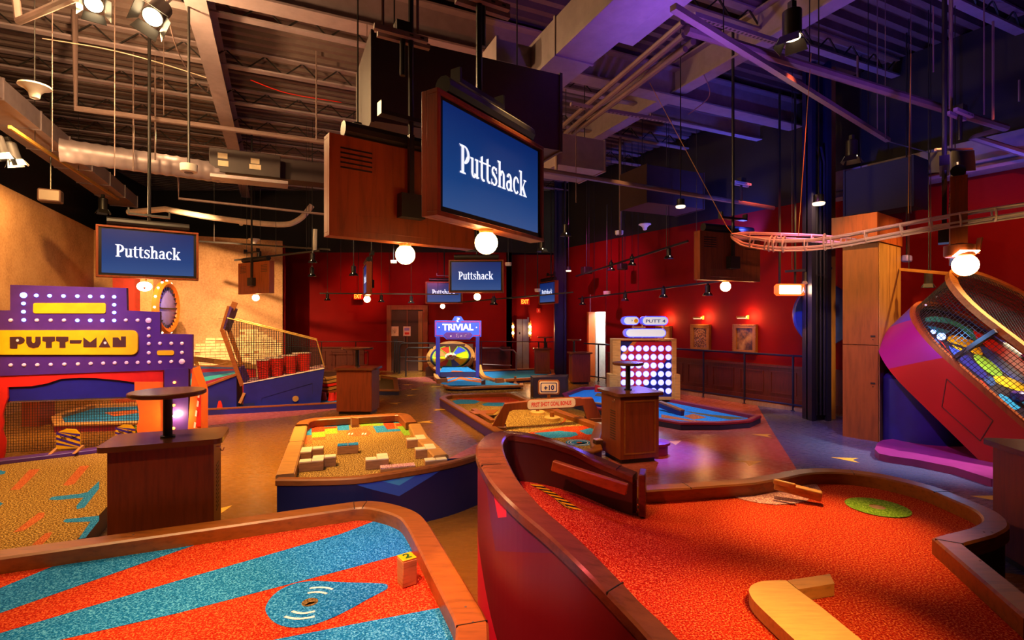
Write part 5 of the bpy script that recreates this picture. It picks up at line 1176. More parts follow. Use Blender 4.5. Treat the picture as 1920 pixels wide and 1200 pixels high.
for P in ([D(819, 715, 14.2), D(838, 713, 14.3)], [D(943, 713, 14.2), D(930, 714, 14.1)]):
    mb = MB(); mb.bar(P[0], P[1], .14, .12); mb.build('end_kerb', 'kerb', t)
t2 = thing('game_wheel', 'tilted round wheel of red, blue and yellow sectors under the question sign', 'wheel', V((-1.98, 16.6, 0)))
wc = V((-1.99, 16.6, .60)); T = plane_frame(wc, (1, 0, 0), (0, math.cos(.62), math.sin(.62)))
def sector(r0, r1, a0, a1, z=0, n=8): 
    A = [math.radians(a0 + (a1 - a0) * i / n) for i in range(n + 1)]
    return [V((r1 * math.cos(a), r1 * math.sin(a), z)) for a in A] + [V((r0 * math.cos(a), r0 * math.sin(a), z)) for a in A[::-1]]
mb = MB(); mb.lathe([(.60, -.12), (.74, -.1), (.78, .04), (.72, .10), (.67, .04), (.60, -.02), (.02, -.02)], n=40, T=T); mb.build('rim', 'kerb2', t2)
mb = MB(); mb.lathe([(.60, -.015), (.665, .03), (.66, .032), (.60, -.01)], n=40, T=T); mb.build('inner_rim', 'navy', t2)
for a0, a1, m_ in ((180, 225, 'yellow'), (135, 180, 'kerb2'), (100, 135, 'redpaint'), (70, 100, 'brownpaint'), (30, 70, 'blue2'), (-10, 30, 'yellow'), (-50, -10, 'yellow'), (-90, -50, 'blue2'), (-135, -90, 'redpaint')):
    mb = MB(); mb.prism([p for p in sector(.16, .56, a0, a1)], (0, 0, .012), T=T); mb.build('sector', m_, t2)
mb = MB()
for a in (100, 70, 30, -10, 135, 180, -90): mb.bar(T @ V((.18 * math.cos(math.radians(a)), .18 * math.sin(math.radians(a)), .02)), T @ V((.58 * math.cos(math.radians(a)), .58 * math.sin(math.radians(a)), .02)), .03, .02)
mb.prism(sector(.555, .59, 0, 359, 0, 36), (0, 0, .03), T=T); mb.build('divider', 'green', t2)
mb = MB(); mb.lathe([(.18, 0), (.18, .04), (.15, .055)], n=24, T=T); hb = mb.build('hub', 'cream', t2)
for k in range(6):
    a = k * PI / 3; mb = MB(); mb.lathe([(.022, .056), (.02, .06)], (.11 * math.cos(a), .11 * math.sin(a), 0), 10, T=T); mb.build('dot', 'green', hb)
mb = MB(); mb.lathe([(.05, .056), (.045, .062)], n=16, T=T); mb.build('cap', 'redpaint', hb)
mb = MB(); mb.prism([T @ p for p in sector(.2, .56, -102, -80)], (0, 0, .03)); mb.build('chute', 'green', t2)
mb = MB(); mb.bb((-2.75, 16.3, 0), (-1.25, 17.1, .28)); mb.bb((-2.75, 17.0, 0), (-1.3, 17.15, 1.0)); mb.build('base', 'brownpaint', t2)
for x0, x1, ya, yb in ((815, 818, 655, 690), (889, 893, 652, 690)):
    mb = MB(); a, b = D(x0, yb, 16.4), D(x1, ya, 17.0); mb.bar(a, b, .06, .06); mb.build('side_arm', 'kerb', t2)
Yq = 15.3
t = thing('question_sign', 'blue board lettered TRIVIAL with a question mark on top, on two posts', 'sign', D(858, 700, Yq)); t.location.z = 0; MATS[t.name] = Matrix.Translation(V(t.location))
def QP(x, y, o=0.0): return D(800 + x / 16.0, 585 + y / 16.0, Yq) + V((0, -o, 0))
def qs(nm, pts, m, o, th): mb = MB(); mb.prism([QP(x, y, o) for x, y in pts][::-1], (0, th, 0)); return mb.build(nm, m, t)
qs('board', [(245, 250), (760, 255), (840, 130), (1030, 130), (1115, 258), (1635, 260), (1635, 742), (1380, 742), (1290, 820), (600, 820), (510, 745), (245, 745)], 'blue2', 0, .05)
for a, b, c, d in ((265, 280, 870, 300), (1030, 285, 1605, 305), (265, 280, 287, 722), (1587, 285, 1610, 718), (265, 702, 490, 722), (1395, 695, 1610, 716)): qs('red_line', [(a, b), (c, b), (c, d), (a, d)], 'crimson', .006, .006)
qs('plate', [(510, 685), (590, 610), (1310, 610), (1380, 685), (1290, 800), (615, 800)], 'purple', .012, .012)
mb = MB(); text(mb, 'TRIVIAL', 930 / 16 / F * Yq, 205 / 16 / F * Yq, plane_frame(QP(938, 455, .004), (1, 0, 0), (0, 0, 1)), 0, .004, .035); mb.build('lettering', 'cream', t, smooth=False)
mb = MB(); text(mb, '?', 105 / 16 / F * Yq, 130 / 16 / F * Yq, plane_frame(QP(945, 238, .004), (1, 0, 0), (0, 0, 1)), 0, .004, .01); mb.build('question_mark', 'cream', t, smooth=False)
mb = MB(); T = plane_frame(QP(1030, 715, .014), (1, 0, 0), (0, 0, 1)); s = Yq / 16 / F
for path in ([(-150, 40), (-80, 55), (-60, 60)], [(-115, 70), (-135, -10), (-140, -40)], [(-100, 10), (-85, 0), (-75, -25), (-85, -55), (-95, -45)], [(-10, 25), (-25, -10), (-10, -25), (15, 0), (25, 25), (20, -20), (40, -15)], [(150, 35), (110, 25), (90, -5), (100, -25), (130, -20), (150, 10), (140, 30)], [(140, 45), (190, 52)], [(210, 55), (245, 58)]):
    for a, b in zip(path, path[1:]): mb.bar(T @ V((a[0] * s, a[1] * s, .004)), T @ V((b[0] * s, b[1] * s, .004)), 13 * s, .003)
mb.build('script', 'cream', t, smooth=False)
for x, y in ((375, 460), (1497, 462), (728, 722)): mb = MB(); mb.lathe([(.02, 0), (.018, .012)], n=12, T=plane_frame(QP(x, y, .008), (1, 0, 0), (0, 0, 1))); mb.build('stud', 'cream', t)
for x0, x1, zb in ((275, 395, 0), (1475, 1580, 0)): qs('post', [(x0, 745), (x1, 745), (x1, 1950), (x0, 1950)], 'blue', .01, .08)
# far blue course on the right of the wheel
simple_course('long turquoise course in front of the lift doors', [(1034, 701), (1000, 707), (930, 711), (905, 701), (905, 694), (1000, 691), (1032, 693.5)], .13, .07, .12, 'kerb', 'blue', 'c_blue')
mb = MB(); a, b = G(1000, 746, 0), G(1062, 744, 0); mb.prism([V((a.x, a.y, 0)), V((b.x, b.y, 0)), V((b.x + .1, b.y + .5, 0)), V((a.x - .05, a.y + .5, 0))], (0, 0, .47)); o = mb.build('storage_box', 'brownpaint', bevel=.01); tag(o, 'low dark wooden box behind the +10 sign', 'box')
mb = MB(); c = G(966, 722, 0); mb.lathe([(.07, 0), (.06, .05), (.035, .08), (.03, .2), (.04, .24)], c, 14); tag(mb.build('peg', 'kerb'), 'small wooden peg at the right end of the blue chevron course', 'peg')
t = thing('number_block', 'dark slanted block on the blue chevron turf', 'block', G(906, 721, .07)); o = t.location.copy(); mb = MB(); mb.prism([o + V(p) for p in ((-.05, -.05, 0), (.06, -.05, 0), (.06, -.05, .13), (-.05, -.05, .09))], (0, .1, 0)); mb.build('body', 'brownpaint', t)
# ------------------------------------------------------------------ goal course 
t = thing('putting_course', 'wood-edged course with round obstacles under the goal arch', 'golf course', (0.2, 8.6, 0), 0, 'mini golf courses')
zk, zc = .17, .09
gp = [V((1.02, 6.37, zk)), V((1.15, 6.5, zk)), V((1.20, 7.02, zk)), G(1131, 796, zk), G(1000, 750, zk), G(966, 737, zk), G(952, 735.5, zk), G(842, 739, zk), G(828, 742, zk), G(823.5, 746, zk), G(923, 805, zk), V((.32, 6.36, zk))]
kerb(t, gp, .13, .085, .03, closed=True, joints=(4,)); skirt(t, gp, .012, .02, 'indigo', True)
mb = MB(); mb.poly([V((p.x, p.y, zc)) for p in offset(gp, .06, True)], 0)
def gl(pts, mi, dz=.0015): mb.poly([V((p.x, p.y, zc + dz)) for p in px(pts, zc)], mi)
gl([(846, 749), (870, 744), (960, 741), (985, 752), (1000, 757), (930, 757), (880, 749)], 1); gl([(848, 752), (862, 749), (890, 750), (900, 753), (890, 757), (855, 758)], 2, .003); gl([(903, 758), (915, 755), (940, 755), (985, 756), (975, 761), (930, 762), (908, 761)], 2, .003)
gl([(990, 812), (1060, 800), (1130, 797), (1140, 815), (1120, 828), (1060, 822)], 1); gl([(1000, 812), (1050, 808), (1080, 811), (1084, 816), (1070, 820), (1030, 822)], 2, .003); gl([(1086, 808), (1105, 803), (1135, 801), (1135, 815), (1100, 815)], 2, .003)
cc = G(1086, 830, zc); 
for r0, r1, mi, dz in ((0, .19, 2, .0022), (.115, .125, 3, .003), (.155, .165, 3, .003), (0, .04, 4, .003)): mb.poly(ring(cc, r0, r1, 0, 359, zc + dz, 24), mi)
for a, b in (((955, 800), (1010, 799)), ((1010, 799), (1050, 796)), ((1050, 796), (1060, 788)), ((1060, 788), (1058, 782))): p, q_ = G(*a, zc + .004), G(*b, zc + .004); mb.bar(p, q_, .02, .002, 1)
mb.build('turf', ['c_tan', 'c_red', 'c_blue', 'c_white', 'c_rust'], t, smooth=False)
mb = MB(); mb.prism([G(880, 772, .175), G(935, 769, .175), G(925, 777, .175), G(890, 777, .175)], (0, 0, .012)); mb.bar(G(888, 768, .17), G(925, 790, .17), .09, .04); mb.build('inner_kerb', 'kerb', t)
t = thing('goal_arch', 'wooden goal arch with slanted legs and two score signs', 'goal', G(1020, 800, 0)); Yg = lambda x: 7.86 + (x - 925) / 200.0 * .68
def GA(x, y, o=0.0): return D(x, y, Yg(x) - o)
for q in ([(921, 802), (944, 803), (955, 772), (962, 769), (962, 758), (946, 758)], [(1128, 783), (1101, 787), (1094, 759), (1082, 757), (1082, 748), (1112, 747)]):
    mb = MB(); mb.prism([GA(*p) for p in q], (0, .16, 0)); mb.build('leg', 'panelwood', t, bevel=.006)
mb = MB(); mb.prism([GA(950, 757.5), GA(950, 769), GA(990, 768), GA(1080, 762), GA(1096, 759), GA(1090, 746.5), GA(1040, 748)], (0, .15, 0)); mb.build('crossbar', 'panelwood', t, bevel=.006)
for x, y, w in ((936, 801, .22), (1114, 785, .28)): mb = MB(); mb.box(GA(x, y) + V((0, .08, -.02)), (w, .22, .06)); mb.build('foot', 'cabtop', t, bevel=.01)
def arect(x0, y0, x1, y1, r, sl, o): return [GA(x, y + sl * (x - (x0 + x1) / 2), o) for x, y in rrect(x0, y0, x1, y1, r)]
mb = MB(); mb.prism(arect(989, 748.5, 1079, 765.5, 6, -.058, .05)[::-1], (0, .05, 0)); mb.build('bonus_plate', 'cream', t, bevel=.004)
mb = MB(); mb.prism(arect(987.5, 747, 1080.5, 767, 7, -.058, .035)[::-1], (0, .04, 0)); mb.build('bonus_plate_back', 'kerb', t)
def score_text(b, x, y, w, h, o, m, bold=.03):
    d_ = (GA(x + 10, y - .58, o) - GA(x - 10, y + .58, o)); mb = MB(); text(mb, b, w / F * Yg(x), h / F * Yg(x), plane_frame(GA(x, y, o), d_, (0, 0, 1)), 0, .003, bold); mb.build('lettering', m, t, smooth=False)
score_text('FIRST SHOT GOAL BONUS', 1034.5, 757, 82, 8.2, .05, 'redpaint')
for o, r, m_ in ((0, 0, 'kerb'), (.012, 2.2, 'cream'), (.016, 4.5, 'blue'), (.020, 6.2, 'cream')):
    mb = MB(); mb.prism([GA(x, y, o) for x, y in rrect(1009 + r, 713 + r, 1049 - r, 740 - r, 4 - r * .3)][::-1], (0, .05 if not o else .012, 0)); mb.build('score_plate', m_, t)
score_text('+10', 1029.5, 727, 21, 9.5, .021, 'blue', .03)
mb = MB(); mb.bar(GA(1029, 740, -.03), GA(1029, 750, -.03), .05, .04); mb.build('score_post', 'kerb', t)
for k, (x, y, r, post) in enumerate(((1035, 788, .135, True), (1008, 777, .135, False))):
    t = thing('round_bumper', ['round wooden bumper with a peg, nearer one under the goal arch', 'round wooden bumper behind the one with a peg'][k], 'bumper', G(x, y, .09), 0, 'round bumpers under the goal arch'); c = t.location.copy()
    mb = MB(); mb.lathe([(r, 0), (r, .05), (r - .015, .062), (r - .05, .062)], c, 28); mb.build('disc', 'pale', t)
    mb = MB(); mb.lathe([(.04, .06), (.04, .14), (.035, .145)] if post else [(.03, .06), (.03, .09)], c, 16); mb.build('peg', 'kerb', t)
t = thing('number_block', 'dark block with a pale top on the front kerb of the goal course', 'block', G(1121, 843, .09)); o = t.location.copy(); mb = MB(); mb.box(o + V((0, 0, .066)), (.10, .10, .13), .3); mb.build('body', 'brownpaint', t, bevel=.004); mb = MB(); mb.box(o + V((0, 0, .136)), (.095, .095, .008), .3); mb.build('cap', 'c_pink', t)
mb = MB(); c = G(1240, 858, 0); mb.lathe([(.16, 0), (.16, .13), (.19, .135), (.19, .165), (.18, .17)], c + V((-.02, .2, 0)), 26); tag(mb.build('round_kerb', 'maroon'), 'round dark kerb end peeping out right of the framed cabinet', 'kerb')
# ------------------------------------------------------------------ disc-board course
pf = [(1054, 737), (1068, 752), (1108, 762), (1140, 768), (1200, 779), (1276, 792), (1351, 792), (1407, 788), (1428, 779), (1265, 748), (1180, 735), (1130, 724), (1090, 725)]
t = simple_course('blue and brown turf course round the lit disc board', pf, .13, .06, .10, 'maroon', 'navy', 'c_blue', mats=['c_blue', 'c_rust', 'c_brown'], extra=[
    ([(1240, 777), (1300, 788), (1330, 790), (1300, 791), (1240, 783)], 1), ([(1282, 780), (1300, 776), (1325, 783), (1300, 787)], 1), ([(1280, 770), (1330, 777), (1400, 784), (1370, 787), (1310, 777)], 2), ([(1120, 737), (1180, 742), (1170, 750), (1115, 742)], 2)])
for P in ([D(1237, 753, 9.9), D(1280, 770, 9.3)], [D(1069, 747, 11.0), D(1110, 755, 10.4), D(1135, 758, 10.2)]):
    mb = MB(); 
    for a, b in zip(P, P[1:]): mb.bar(a, b, .09, .03)
    mb.build('inner_kerb', 'kerb', t); mb = MB()
    for a, b in zip(P, P[1:]): mb.bar(a + V((0, 0, -.055)), b + V((0, 0, -.055)), .07, .10)
    mb.build('inner_wall', 'blue', t)
Yb = 10.85
t = thing('disc_board', 'upright board of lit white discs in rows of seven with PUTT 4 signs on top', 'game board', D(1208, 745, Yb)); t.location.z = 0; MATS[t.name] = Matrix.Translation(V(t.location))
def DB(x, y, o=0.0): p = D(x, y, Yb); return V((p.x, p.y - o, p.z))
face = regions('disc_board_paint', (0.42, 0.006, 0.03), [((0.012, 0.012, 0.16), [((.75, 0, -.66), .75 * DB(1228, 700).x - .66 * DB(1228, 700).z)]), ((0.55, 0.16, 0.02), [((-.75, 0, .66), -.75 * DB(1186, 650).x + .66 * DB(1186, 650).z)]), ((0.010, 0.012, 0.14), [((-.75, 0, .66), -.75 * DB(1178, 650).x + .66 * DB(1178, 650).z)])], t.location)
mb = MB(); mb.prism([DB(1163, 640), DB(1259, 640), DB(1259, 744), DB(1163, 744)][::-1], (0, .12, 0)); mb.build('face', face, t)
for a, b in ((1148, 1163), (1259, 1267)): mb = MB(); mb.prism([DB(a, 637, .05), DB(b, 637, .05), DB(b, 745, .05), DB(a, 745, .05)][::-1], (0, .3, 0)); mb.build('side_post', 'kerb2', t, bevel=.006)
for a, b in ((1141, 1156), (1262, 1272)): mb = MB(); mb.prism([DB(a, 701, .12), DB(b, 701, .12), DB(b, 748, .12), DB(a, 748, .12)][::-1], (0, .35, 0)); mb.build('foot', 'kerb2', t, bevel=.01)
mb = MB(); mb.prism([DB(1148, 744, .06), DB(1268, 744, .06), DB(1268, 749, .06), DB(1148, 749, .06)][::-1], (0, .3, 0)); mb.build('base', 'kerb2', t)
mb = MB(); mb.prism([DB(1148, 635, .05), DB(1267, 635, .05), DB(1267, 638, .05), DB(1148, 638, .05)][::-1], (0, .3, 0)); mb.build('top_rail', 'kerb2', t)
d0 = None
for r in range(6):
    for c in range(7):
        p = DB(1169.5 + c * 13.95, 653.5 + r * 15.9, .003)
        if d0 is None:
            mb = MB(); mb.lathe([(.061, 0), (.060, .006)], (0, 0, 0), 22, T=plane_frame(p, (1, 0, 0), (0, 0, 1))); d0 = (mb.build('disc', 'disc', t), p)
            mb = MB(); mb.lathe([(.066, 0), (.066, .004)], (0, 0, 0), 22, T=plane_frame(p + V((0, .003, 0)), (1, 0, 0), (0, 0, 1))); d1 = mb.build('disc_halo', 'haloblue', t)
        else:
            for s_ in (d0[0], d1): o = s_.copy(); COL.objects.link(o); o.parent = t; o.location = p - d0[1]
for nm, x0, y0, x1, y1 in (('icon_sign', 1169, 594, 1197, 608.5), ('name_sign', 1204, 594, 1251, 609), ('lower_sign', 1173, 617, 1247, 631.5)):
    for dx, o, m_, g in ((-4, -.02, 'lilac', .6), (0, .035, 'haloblue', .9), (0, .045, 'signface', -.4)):
        mb = MB(); r = (y1 - y0) / 2 + g; mb.prism([DB(x + dx, y, o) for x, y in rrect(x0 - g, y0 - g, x1 + g, y1 + g, r - .01)][::-1], (0, .07 if m_ != 'lilac' else .05, 0)); mb.build({'lilac': nm + '_back', 'haloblue': nm + '_halo', 'signface': nm}[m_], m_, t)
mb = MB(); text(mb, 'PUTT 4', 36.5 / F * Yb, 5.6 / F * Yb, plane_frame(DB(1228, 602, .046), (1, 0, 0), (0, 0, 1)), 0, .003, .012); mb.build('lettering', 'blue2', t, smooth=False)
mb = MB(); T = plane_frame(DB(1184, 601, .046), (1, 0, 0), (0, 0, 1)); mb.poly([T @ V(p) for p in ((-.005, .03, .003), (.012, 0, .003), (-.005, -.03, .003))]); mb.build('arrow_mark', 'blue2', t)
mb = MB(); mb.lathe([(.045, 0), (.04, .02)], n=18, T=plane_frame(DB(1191.5, 601.5, .05), (1, 0, 0), (0, 0, 1))); mb.build('ball_mark', 'yellow', t)
for x in (1188, 1205, 1245): mb = MB(); mb.bar(DB(x, 600, -.03), DB(x, 637, -.03), .03, .02); mb.build('sign_bracket', 'gold', t)
mb = MB(); mb.bar(DB(1185, 613.5, 0), DB(1210, 613.5, 0), .03, .03); mb.build('sign_crosspiece', 'gold', t)
pp = DB(1210, 585, -.25); point(pp, 40, (.12, .1, 1.0), .15); pp = DB(1213, 690, .35); point(pp, 4, (.4, .5, 1.0), .2)
t = thing('number_block', 'small red block standing on the blue turf left of the disc board', 'block', G(1121, 735, .06)); o = t.location.copy(); mb = MB(); mb.prism([o + V(p) for p in ((-.07, 0, 0), (.06, 0, 0), (.06, 0, .14), (-.05, 0, .17))], (0, .1, 0)); mb.build('body', 'redpaint', t)

# ------------------------------------------------------------------ right: tilted pinball cage
TH = math.radians(44.0); Bd = V((.416 * math.cos(TH), -.909 * math.cos(TH), -math.sin(TH))).normalized(); A = V2.normalized(); n = A.cross(Bd).normalized()
if n.z < 0: n = -n
PO = V((5.50, 6.725, 1.44)) - Bd * 1.53          # straight side starts 1.53 m down from the corner of the outline
def TP(a, b, h=0.0): return PO + A * a + Bd * b + n * h
def TX(x, y, h=-.026):
    """point of the playfield seen at a photo pixel"""
    r = V(((x - 960) / F, 1.0, -(y - 600) / F)); o = V((0, 0, H)); k = (PO + n * h - o).dot(n) / r.dot(n); return o + r * k
M['plum'] = mat('plum_paint', (.24, .02, .16), .4)
t = thing('pinball_cage', 'tilted red and magenta pinball tray with a wooden rim and black net cage', 'game stand', G(1730, 840, 0))
RB = 1.73; RR = 1.08
def rim(ins, h):
    o = [TP(ins, 3.6, h), TP(ins, 3.0, h), TP(ins, 2.4, h), TP(ins, RB, h)]
    for k in range(1, 25): q = PI * k / 24; o.append(TP(RR - (RR - ins) * math.cos(q), RB - (RR - ins) * math.sin(q), h))
    return o + [TP(2 * RR - ins, 2.4, h), TP(2 * RR - ins, 3.6, h)]
r0 = rim(0.0, 0); low = [p - n * .62 for p in r0]
def wp(x, y, d=0.0):
    """plane through the eye-free skirt edge: point of the side wall near a photo pixel"""
    return TX(x, y, -.3)
c1a, c1b = TX(1768, 671, 0), TX(1666, 692, -.62); c2a, c2b = TX(1716, 602, 0), TX(1650, 622, -.62)
def cut(a, b):
    d = (b - a); m_ = d.cross(A + Bd * .35).normalized()
    if m_.z < 0: m_ = -m_
    return (tuple(m_), m_.dot(a))
sk = regions('cage_skirt_paint', (0.33, 0.003, 0.006), [((0.26, 0.006, 0.13), [cut(c1a, c1b)]), ((0.06, 0.03, 0.34), [cut(c2a, c2b)])], t.location)
mb = MB(); k = len(r0); mb.add(r0 + low, [[i, i + 1, k + i + 1, k + i] for i in range(k - 1)]); mb.add(low, [list(range(k))]); mb.build('skirt', sk, t)
def hoop(h, wd, th, m, nm):
    a, b = rim(0, h), rim(wd, h); mb = MB(); k = len(a); c, d = [p + n * th for p in a], [p + n * th for p in b]; vs = a + c + d + b
    mb.add(vs, [[j * k + i, j * k + i + 1, ((j + 1) % 4) * k + i + 1, ((j + 1) % 4) * k + i] for j in range(4) for i in range(k - 1)]); return mb.build(nm, m, t)
hoop(0, .11, .05, 'panelwood', 'lower_rim'); hoop(.62, .12, .07, 'kerb2', 'upper_rim')
mb = MB(); mb.poly(rim(.09, -.03), 0); mb.build('playfield', 'glass_paint', t, smooth=False)
Z = lambda pts: [TX(1680 + x / 7.5, 560 + y / 7.5) for x, y in pts]
names = ['slateblue', 'teal', 'yellow', 'redpaint', 'blue2', 'green', 'blue', 'sky']
M['sky'] = mat('sky_blue_paint', (.03, .30, .55), .35)
art = [('sky', [(405, 290), (430, 265), (520, 250), (650, 260), (760, 290), (760, 350), (640, 335), (520, 320), (430, 325)]), ('teal', [(760, 290), (860, 330), (960, 380), (1070, 440), (1110, 520), (1140, 590), (1060, 560), (970, 480), (860, 400), (760, 350)]),
       ('sky', [(440, 390), (520, 390), (640, 420), (760, 460), (700, 500), (640, 580), (560, 480)]), ('redpaint', [(1085, 440), (1150, 470), (1240, 520), (1150, 590)]), ('yellow', [(720, 570), (760, 520), (860, 520), (980, 560), (1110, 610), (1000, 680), (860, 640), (750, 610)]),
       ('redpaint', [(580, 575), (640, 600), (700, 680), (780, 790), (700, 700)]), ('blue2', [(745, 665), (800, 690), (910, 735), (835, 795), (780, 740)]), ('yellow', [(790, 650), (870, 680), (955, 720), (920, 735), (840, 700)]), ('yellow', [(1050, 745), (1175, 680), (1215, 790)]),
       ('redpaint', [(1220, 630), (1320, 570), (1440, 620), (1800, 880), (1900, 1150), (1500, 860)]), ('blue2', [(1185, 665), (1300, 700), (1500, 820), (1800, 1060), (1950, 1250), (1800, 1230), (1500, 1020), (1230, 770)]),
       ('green', [(1090, 800), (1160, 785), (1280, 840), (1420, 950), (1500, 1060), (1470, 1095), (1370, 1080), (1220, 980), (1110, 860)]), ('blue', [(890, 860), (1000, 790), (1080, 860), (1250, 1030), (1300, 1120), (1200, 1110), (1000, 960)]),
       ('yellow', [(1370, 1100), (1560, 1100), (1800, 1200), (1900, 1330), (1700, 1290), (1450, 1200)]), ('slateblue', [(1240, 1140), (1350, 1090), (1400, 1200), (1320, 1220)]), ('redpaint', [(1180, 1150), (1250, 1190), (1430, 1400), (1400, 1420)]), ('sky', [(1440, 1330), (1600, 1400), (1800, 1450), (1700, 1560), (1550, 1500)])]
mb = MB()
for m_, pts in art: mb.poly(catmull(Z(pts), 3, True), names.index(m_))
mb.build('playfield_art', names, t, smooth=False)
mb = MB()
u0, l0 = rim(.06, .62), rim(.05, .05)
def along_path(P, s):
    L = [(q - p).length for p, q in zip(P, P[1:])]; d = s * sum(L)
    for p, q, l in zip(P, P[1:], L):
        if d <= l: return p.lerp(q, d / l if l else 0)
        d -= l
    return P[-1]
N = 150
for i in range(N): mb.bar(along_path(l0, i / (N - 1)), along_path(u0, i / (N - 1)), .005, .005)
for j in range(1, 12):
    q = [along_path(l0, i / 70).lerp(along_path(u0, i / 70), j / 12) for i in range(71)]
    for a, b in zip(q, q[1:]): mb.bar(a, b, .005, .005)
mb.build('side_net', 'black', t, smooth=False)
mb = MB(); ol = [(0.12 + 0 * k, 3.5) for k in range(1)]
def chord(c, s):
    """diagonal a + s*b = c clipped to the outline by sampling"""
    P = [(a_ * .01 * 2 * RR, (c - a_ * .01 * 2 * RR) / s) for a_ in range(101)]
    P = [p for p in P if (.08 < p[0] < 2 * RR - .08 and RB <= p[1] < 3.5) or (p[1] < RB and (p[0] - RR) ** 2 + (p[1] - RB) ** 2 < (RR - .08) ** 2)]
    return (P[0], P[-1]) if len(P) > 1 else None
for s in (1, -1):
    for i in range(110):
        c = -3.6 + i * .065
        q = chord(c, s)
        if q: mb.bar(TP(*q[0], .66), TP(*q[1], .66), .004, .004)
mb.build('top_net', 'black', t, smooth=False)
pl, pu = TX(1790, 671, .05), TX(1868, 620, .64)
mb = MB(); mb.bar(pl, pu, .05, .05); mb.build('cage_bar', 'brownpaint', t); mb = MB(); q = TX(1741, 560, .05); q2 = TP(RR, RB - RR + .06, .62); mb.bar(q, TX(1786, 532, .62), .015, .015); mb.build('cage_post', 'black', t)
for x, y in ((1736, 572), (1756, 556), (1778, 538)): mb = MB(); mb.ball(TX(x, y, .3), .014, 8); mb.build('bolt', 'white', t)
mb = MB(); mb.ball(TX(1765, 631, .03), .05, 12); mb.ball(TX(1750, 622, .03), .03, 10); mb.build('lamp', 'ledblue', t); point(TX(1768, 631, .25), 9, CYAN, .03); spot((7.0, 5.0, 4.6), (5.95, 6.2, 1.3), 1500, WHITE, 34, .8)  # last spot added to brighten the playfield art
mb = MB(); fr = [TP(-.004, RB + b, h) for b, h in ((.20, -.16), (.85, -.16), (.95, -.44), (.42, -.46))]
for a, b in zip(fr, fr[1:] + fr[:1]): mb.bar(a, b, .006, .008)
mb.build('hatch_outline', 'brownpaint', t)
mb = MB(); c = V((5.98, 7.42, 0)); mb.lathe([(.50, 0), (.50, .95), (.45, 1.0)], c, 40); mb.build('pedestal', 'blue', t)
ft = catmull(px([(1640, 842), (1650, 827), (1680, 822)], .09), 4) + [V((6.6, 8.0, .09)), V((6.6, 6.3, .09))] + px([(1860, 898), (1790, 876), (1720, 862), (1670, 855), (1648, 850)], .09)
mb = MB(); mb.prism([p + V((0, 0, -.09)) for p in ft][::-1], (0, 0, .09)); mb.build('foot', 'plum', t, bevel=.015)
mb = MB(); mb.lathe([(.07, 0), (.09, .02), (.09, .1), (.07, .12)], TX(1912, 752, 0), 18, T=None); mb.build('bumper', 'purple', t)
# bright bar shelf seen through the net
t = thing('bar_shelf', 'bright lit bar front seen through the net of the pinball cage', 'shelf', V((7.1, 7.6, 0)))
a, b = RW(1812, 0, .27), RW(1990, 0, .27)
for z0, z1, m_ in ((1.30, 1.46, 'lensdim'), (1.02, 1.10, 'black'), (.80, 1.0, 'pale'), (0, .8, 'cab')):
    mb = MB(); mb.prism([V((a.x, a.y, z0)), V((b.x, b.y, z0)), V((b.x, b.y, z0)) - NW * .25, V((a.x, a.y, z0)) - NW * .25], (0, 0, z1 - z0)); mb.build({'lensdim': 'light_strip', 'black': 'rail', 'pale': 'counter', 'cab': 'front'}[m_], m_, t, smooth=False)
mb = MB(); mb.prism([V((a.x, a.y, .8)) - NW * .2, V((b.x, b.y, .8)) - NW * .2, V((b.x, b.y, .8)) - NW * .25, V((a.x, a.y, .8)) - NW * .25], (0, 0, .6)); mb.build('back_panel', 'pale', t)
# veneered column cabinet
f0, f1 = V((5.12, 7.93, 0)), V((5.40, 7.55, 0)); fd = (f1 - f0).normalized(); sd2 = V((-fd.y, fd.x, 0))
t = thing('column_cabinet', 'tall veneered column cabinet beside the navy steel column', 'cabinet', (f0 + f1) / 2 + sd2 * .45)
mb = MB(); mb.prism([f0, f1, f1 + sd2 * .9, f0 + sd2 * .9], (0, 0, 1.42)); mb.prism([p + V((0, 0, 1.43)) for p in (f0, f1, f1 + sd2 * .9, f0 + sd2 * .9)], (0, 0, 1.52)); mb.build('body', 'veneer', t, smooth=False, bevel=.004)
mb = MB(); e = f1 + fd * .004; mb.prism([e + sd2 * .012, e + sd2 * .9, e + sd2 * .9 + fd * .008, e + sd2 * .012 + fd * .008], (0, 0, 2.94)); mb.build('lit_side_veneer', 'goldwood', t, smooth=False)  # golden lamplight on this side put into a paler veneer
mb = MB(); o = .06; mb.prism([p + V((0, 0, 2.96)) for p in (f0 - fd * .12 - sd2 * .1, f1 + fd * .02 - sd2 * .1, f1 + fd * .02 + sd2 * .95, f0 - fd * .12 + sd2 * .95)], (0, 0, .42)); mb.build('top_box', 'panelwood', t, bevel=.006)
for z in (1.56, .86): 
    mb = MB(); T = plane_frame(f0.lerp(f1, .86) - sd2 * .004 + V((0, 0, z)), fd, (0, 0, 1)); mb.box((0, 0, 0), (.06, .025, .008), T=T); mb.box((0, -.05, 0), (.014, .014, .008), T=T); mb.build('lock', 'black', t)
# blue disc behind the navy column
t = thing('round_sign', 'large blue disc half hidden behind the navy steel column', 'sign', D(1545, 800, 9.75)); t.location.z = 0; MATS[t.name] = Matrix.Translation(V(t.location))
c = D(1545, 590, 9.50); T = plane_frame(c, (1, .02, 0), (0, 0, 1)); mb = MB(); mb.lathe([(.56, -.06), (.575, -.03), (.575, .01), (.56, .03)], n=48, T=T); mb.build('disc', 'blue2', t)
mb = MB(); mb.bar(c + V((.1, .15, -.3)), V((c.x + .1, c.y + .15, 0)), .08, .08); mb.build('post', 'black', t)
